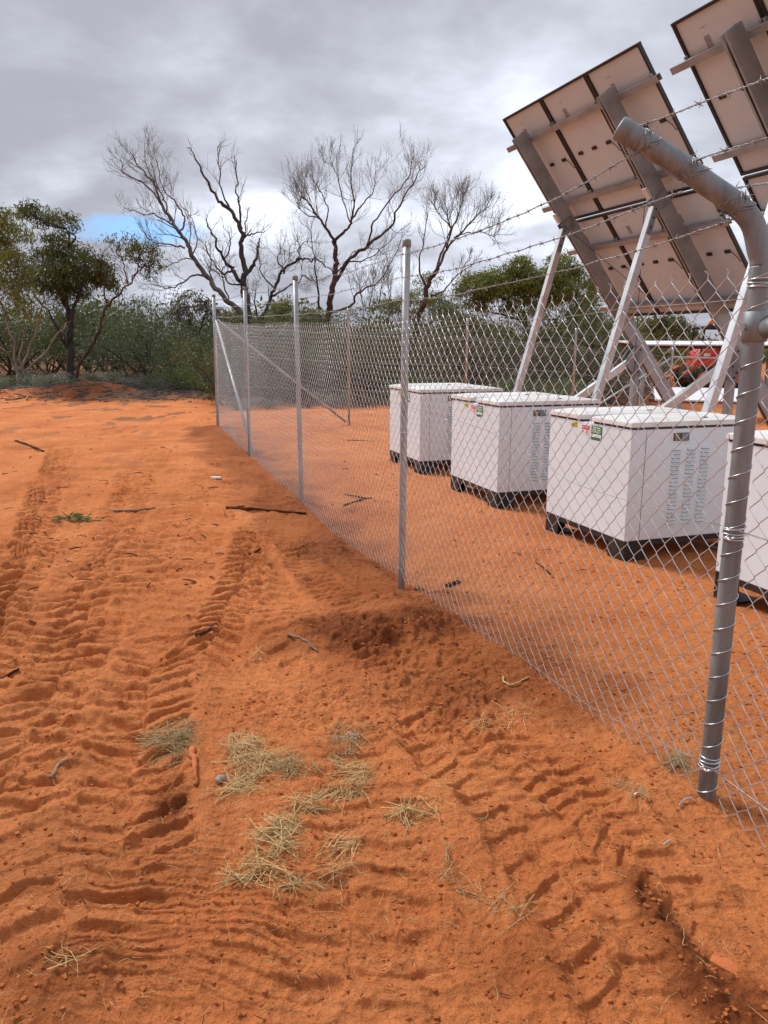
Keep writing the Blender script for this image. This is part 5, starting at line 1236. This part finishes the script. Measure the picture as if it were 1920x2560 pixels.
# clods, loose straw and crumbs nobody could count
rg = np.random.default_rng(21)
mb = MB()
bv, bf = lump(np.random.default_rng(1), np.zeros(3), 1.)
n = 60000
X = rg.uniform(-60, 1960, n); Yp = rg.uniform(1012, 2600, n)
k = np.stack([(X-960)/F_PX, (Yp-1280)/F_PX, np.ones(n)], 1) @ CAMM; tt = -CAM_Z/k[:, 2]; gx = k[:, 0]*tt; gy = k[:, 1]*tt
zz, mo, li = ground(gx, gy)
keep = rg.random(n) < (.045+.05*mo**1.5+.16*sstep(.25, .6, vnoise(gx*.9, gy*.9, 63)+.3*vnoise(gx*3, gy*3, 64)))*np.clip(9/gy, .3, 1)
gx, gy, zz, mo = gx[keep], gy[keep], zz[keep], mo[keep]
vs = []; m = len(gx)
for i in range(6):
    sel = np.arange(m) % 6 == i; q = sel.sum()
    bv, bf = lump(np.random.default_rng(100+i), np.zeros(3), 1.)
    r_ = np.minimum(np.exp(rg.normal(math.log(.0038), .5, q))*(1+.25*mo[sel]), .0065)*(1+.06*gy[sel]); a = rg.uniform(0, 6.28, q)
    V = bv[None]*r_[:, None, None]; ca, sa = np.cos(a)[:, None], np.sin(a)[:, None]
    V = np.stack([V[..., 0]*ca-V[..., 1]*sa, V[..., 0]*sa+V[..., 1]*ca, V[..., 2]], -1)+np.stack([gx[sel], gy[sel], zz[sel]+r_*.25], 1)[:, None, :]
    mb.add(V.reshape(-1, 3), (bf[None]+np.arange(q)[:, None, None]*len(bv)).reshape(-1, 3))
tag(mb.build('soil_clods', M['clod'], smooth=False), kind='stuff')
def scatter(n, pick, m, name, L, w, seed):
    rg2 = np.random.default_rng(seed); X = rg2.uniform(-40, 1960, n); Yp = rg2.uniform(1480, 2600, n)
    keep = rg2.random(n) < pick(X, Yp); X, Yp = X[keep], Yp[keep]; n = len(X)
    g = np.array([G(a, b_) for a, b_ in zip(X, Yp)]); z = ground(g[:, 0], g[:, 1])[0]
    mb = MB(); LL = rg2.uniform(*L, n); blades(mb, rg2, np.stack([g[:, 0], g[:, 1], z+.004], 1), rg2.uniform(0, 6.28, n), LL, rg2.uniform(*w, n)*.75, rg2.uniform(0, .014, n), .5, .1)
    tag(mb.build(name, m), kind='stuff')
near = lambda X, Y, cx, cy, rx, ry: np.exp(-((X-cx)/rx)**2-((Y-cy)/ry)**2)
scatter(5200, lambda X, Y: .05+.40*near(X, Y, 760, 1990, 330, 260)+.16*near(X, Y, 1150, 2000, 420, 300)+.1*near(X, Y, 200, 2350, 200, 200), M['straw'], 'loose_straw', (.02, .09), (.0010, .0022), 31)
scatter(4200, lambda X, Y: .07+.30*near(X, Y, 760, 2050, 330, 260)+.28*near(X, Y, 1250, 1850, 400, 300)+.2*near(X, Y, 1500, 2150, 300, 300), M['straw_grey'], 'withered_grass_bits', (.012, .055), (.0010, .0024), 32)
scatter(2600, lambda X, Y: .16+.2*near(X, Y, 1300, 1900, 500, 350), M['stick_dark'], 'dark_leaf_litter', (.008, .035), (.0018, .005), 33)
# spoil and tiny sticks farther off
mb = MB(); P = []; rr = []
for i in range(130):
    x, y = rg.uniform(0, 560) if i % 3 else rg.uniform(560, 1500), rg.uniform(1010, 1480)
    g = G(x, y); q = (g[0]-A0[0])*PE[0]+(g[1]-A0[1])*PE[1]
    g[2] = gz(g[0], g[1])+.008; a = rg.uniform(0, 6.28); L = rg.uniform(.03, .12); d = np.array([math.cos(a), math.sin(a), .05])
    P.append([g, g+d*L*.5+UP*.006, g+d*L]); w = rg.uniform(.002, .006); rr.append([w, w, w*.6])
mb.tubes(np.array(P), np.array(rr), 4); tag(mb.build('small_twigs', M['stick_dark']), kind='stuff')

# ------------------------------------------------------------------ sky, sun, camera
SUN_AZ, SUN_EL = R(-52), R(48)                     # azimuth from +y toward +x
w = bpy.data.worlds.new('World'); scene.world = w; w.use_nodes = True
nt = w.node_tree; nt.nodes.clear(); L = nt.links.new
out = N(nt, 'ShaderNodeOutputWorld'); bg = N(nt, 'ShaderNodeBackground'); bg.inputs['Strength'].default_value = .1; L(bg.outputs[0], out.inputs[0])
sky = N(nt, 'ShaderNodeTexSky', sky_type='NISHITA', sun_disc=False, sun_elevation=SUN_EL, sun_rotation=SUN_AZ, altitude=50., dust_density=1.5)
tc = N(nt, 'ShaderNodeTexCoord'); sx = N(nt, 'ShaderNodeSeparateXYZ'); L(tc.outputs['Generated'], sx.inputs[0])
def math_(op, a, b=None, clamp=False):
    n = N(nt, 'ShaderNodeMath', operation=op, use_clamp=clamp)
    for i, v in enumerate((a, b)):
        if v is None: continue
        if isinstance(v, (int, float)): n.inputs[i].default_value = v
        else: L(v, n.inputs[i])
    return n.outputs[0]
zc = math_('ADD', math_('MAXIMUM', sx.outputs[2], 0.0), .30)
u = math_('DIVIDE', sx.outputs[0], zc); v = math_('DIVIDE', sx.outputs[1], zc)
cv = N(nt, 'ShaderNodeCombineXYZ'); L(u, cv.inputs[0]); L(v, cv.inputs[1])
def noise(scale, detail, rough, off, stretch=(1, 1, 1), dist=0.):
    mp = N(nt, 'ShaderNodeMapping'); mp.inputs['Location'].default_value = off; mp.inputs['Scale'].default_value = stretch; L(cv.outputs[0], mp.inputs[0])
    n = N(nt, 'ShaderNodeTexNoise', Scale=scale, Detail=detail, Roughness=rough, Distortion=dist); L(mp.outputs[0], n.inputs['Vector']); return n.outputs['Fac']
n1 = noise(.8, 2., .5, (3.1, 1.7, 0), (1, 1.3, 1), .2); n2 = noise(2.1, 5., .52, (0.4, 5.2, 0), (1, 1.15, 1), .25); n3 = noise(7., 4., .55, (7.3, .2, 0))
dens = math_('ADD', math_('ADD', math_('MULTIPLY', n1, .50), math_('MULTIPLY', n2, .44)), math_('MULTIPLY', n3, .08))
# thinner, brighter cloud lower down and toward the right
el = N(nt, 'ShaderNodeMapRange'); el.inputs[1].default_value = .06; el.inputs[2].default_value = .42; el.inputs[3].default_value = -.004; el.inputs[4].default_value = .022; L(sx.outputs[2], el.inputs[0])
rt = N(nt, 'ShaderNodeMapRange'); rt.inputs[1].default_value = .1; rt.inputs[2].default_value = .55; rt.inputs[3].default_value = .0; rt.inputs[4].default_value = -.10; L(sx.outputs[0], rt.inputs[0])
dens = math_('ADD', math_('ADD', dens, el.outputs[0]), rt.outputs[0])
cr = N(nt, 'ShaderNodeValToRGB'); e = cr.color_ramp.elements
e[0].position = .37; e[0].color = (.72, .735, .765, 1); e[1].position = .60; e[1].color = (.30, .297, .315, 1)
for pos, c in ((.425, (.53, .54, .57)), (.475, (.415, .418, .442)), (.53, (.33, .328, .348))):
    q = e.new(pos); q.color = (*c, 1)
L(dens, cr.inputs[0])
scl = N(nt, 'ShaderNodeVectorMath', operation='SCALE'); L(cr.outputs[0], scl.inputs[0]); scl.inputs['Scale'].default_value = 10.
tint = N(nt, 'ShaderNodeVectorMath', operation='MULTIPLY'); L(scl.outputs[0], tint.inputs[0]); tint.inputs[1].default_value = (.95, .986, 1.062); scl = tint
# a gap of blue low in the north-west
gd = at(330, 575, 100.)-CAM; gd /= np.linalg.norm(gd)
def sqd(comp, c0, s): 
    t = math_('DIVIDE', math_('SUBTRACT', comp, float(c0)), s); return math_('MULTIPLY', t, t)
gap = math_('ADD', sqd(sx.outputs[0], gd[0], .078), sqd(sx.outputs[2], gd[2], .019))
gap = math_('ADD', gap, math_('MULTIPLY', math_('SUBTRACT', n3, .5), 1.6)); gap = math_('ADD', gap, math_('MULTIPLY', math_('SUBTRACT', n2, .5), 1.6))
gm = N(nt, 'ShaderNodeMapRange'); gm.inputs[1].default_value = 1.2; gm.inputs[2].default_value = .2; gm.inputs[3].default_value = 0.; gm.inputs[4].default_value = .85; L(gap, gm.inputs[0])
front = math_('GREATER_THAN', sx.outputs[1], 0.); gm2 = math_('MULTIPLY', gm.outputs[0], front)
blue = N(nt, 'ShaderNodeVectorMath', operation='MULTIPLY'); L(sky.outputs[0], blue.inputs[0]); blue.inputs[1].default_value = (.42, .72, 1.12)
mx = N(nt, 'ShaderNodeMix', data_type='RGBA'); L(gm2, mx.inputs[0]); L(scl.outputs[0], mx.inputs[6]); L(blue.outputs[0], mx.inputs[7])
L(mx.outputs[2], bg.inputs['Color'])

sl = bpy.data.lights.new('sun', 'SUN'); sl.energy = 2.6; sl.angle = R(17); sl.color = (1., .985, .955)
so = bpy.data.objects.new('sun', sl); COL.objects.link(so)
sd = Vector((math.sin(SUN_AZ)*math.cos(SUN_EL), math.cos(SUN_AZ)*math.cos(SUN_EL), math.sin(SUN_EL)))
so.rotation_euler = sd.to_track_quat('Z', 'Y').to_euler(); so.location = (0, 0, 30)

cd = bpy.data.cameras.new('camera'); co = bpy.data.objects.new('camera', cd); COL.objects.link(co)
cd.sensor_fit = 'VERTICAL'; cd.sensor_height = 36.; cd.sensor_width = 27.; cd.lens = F_PX/2560*36.; cd.clip_start = .02; cd.clip_end = 5000
r_, d_, f_ = CAMM
co.matrix_world = Matrix(((r_[0], -d_[0], -f_[0], 0), (r_[1], -d_[1], -f_[1], 0), (r_[2], -d_[2], -f_[2], CAM_Z), (0, 0, 0, 1)))
scene.camera = co
vs = scene.view_settings; vs.view_transform = 'Standard'; vs.look = 'None'; vs.exposure = 0.6; vs.gamma = 1.0; vs.use_curve_mapping = False
for o in list(bpy.data.objects):
    if o.name.startswith(('scrub_bush', 'saltbush', 'round_shrub')) and o.parent is None and 'label' not in o:
        for ch in list(o.children): bpy.data.objects.remove(ch)
        bpy.data.objects.remove(o)
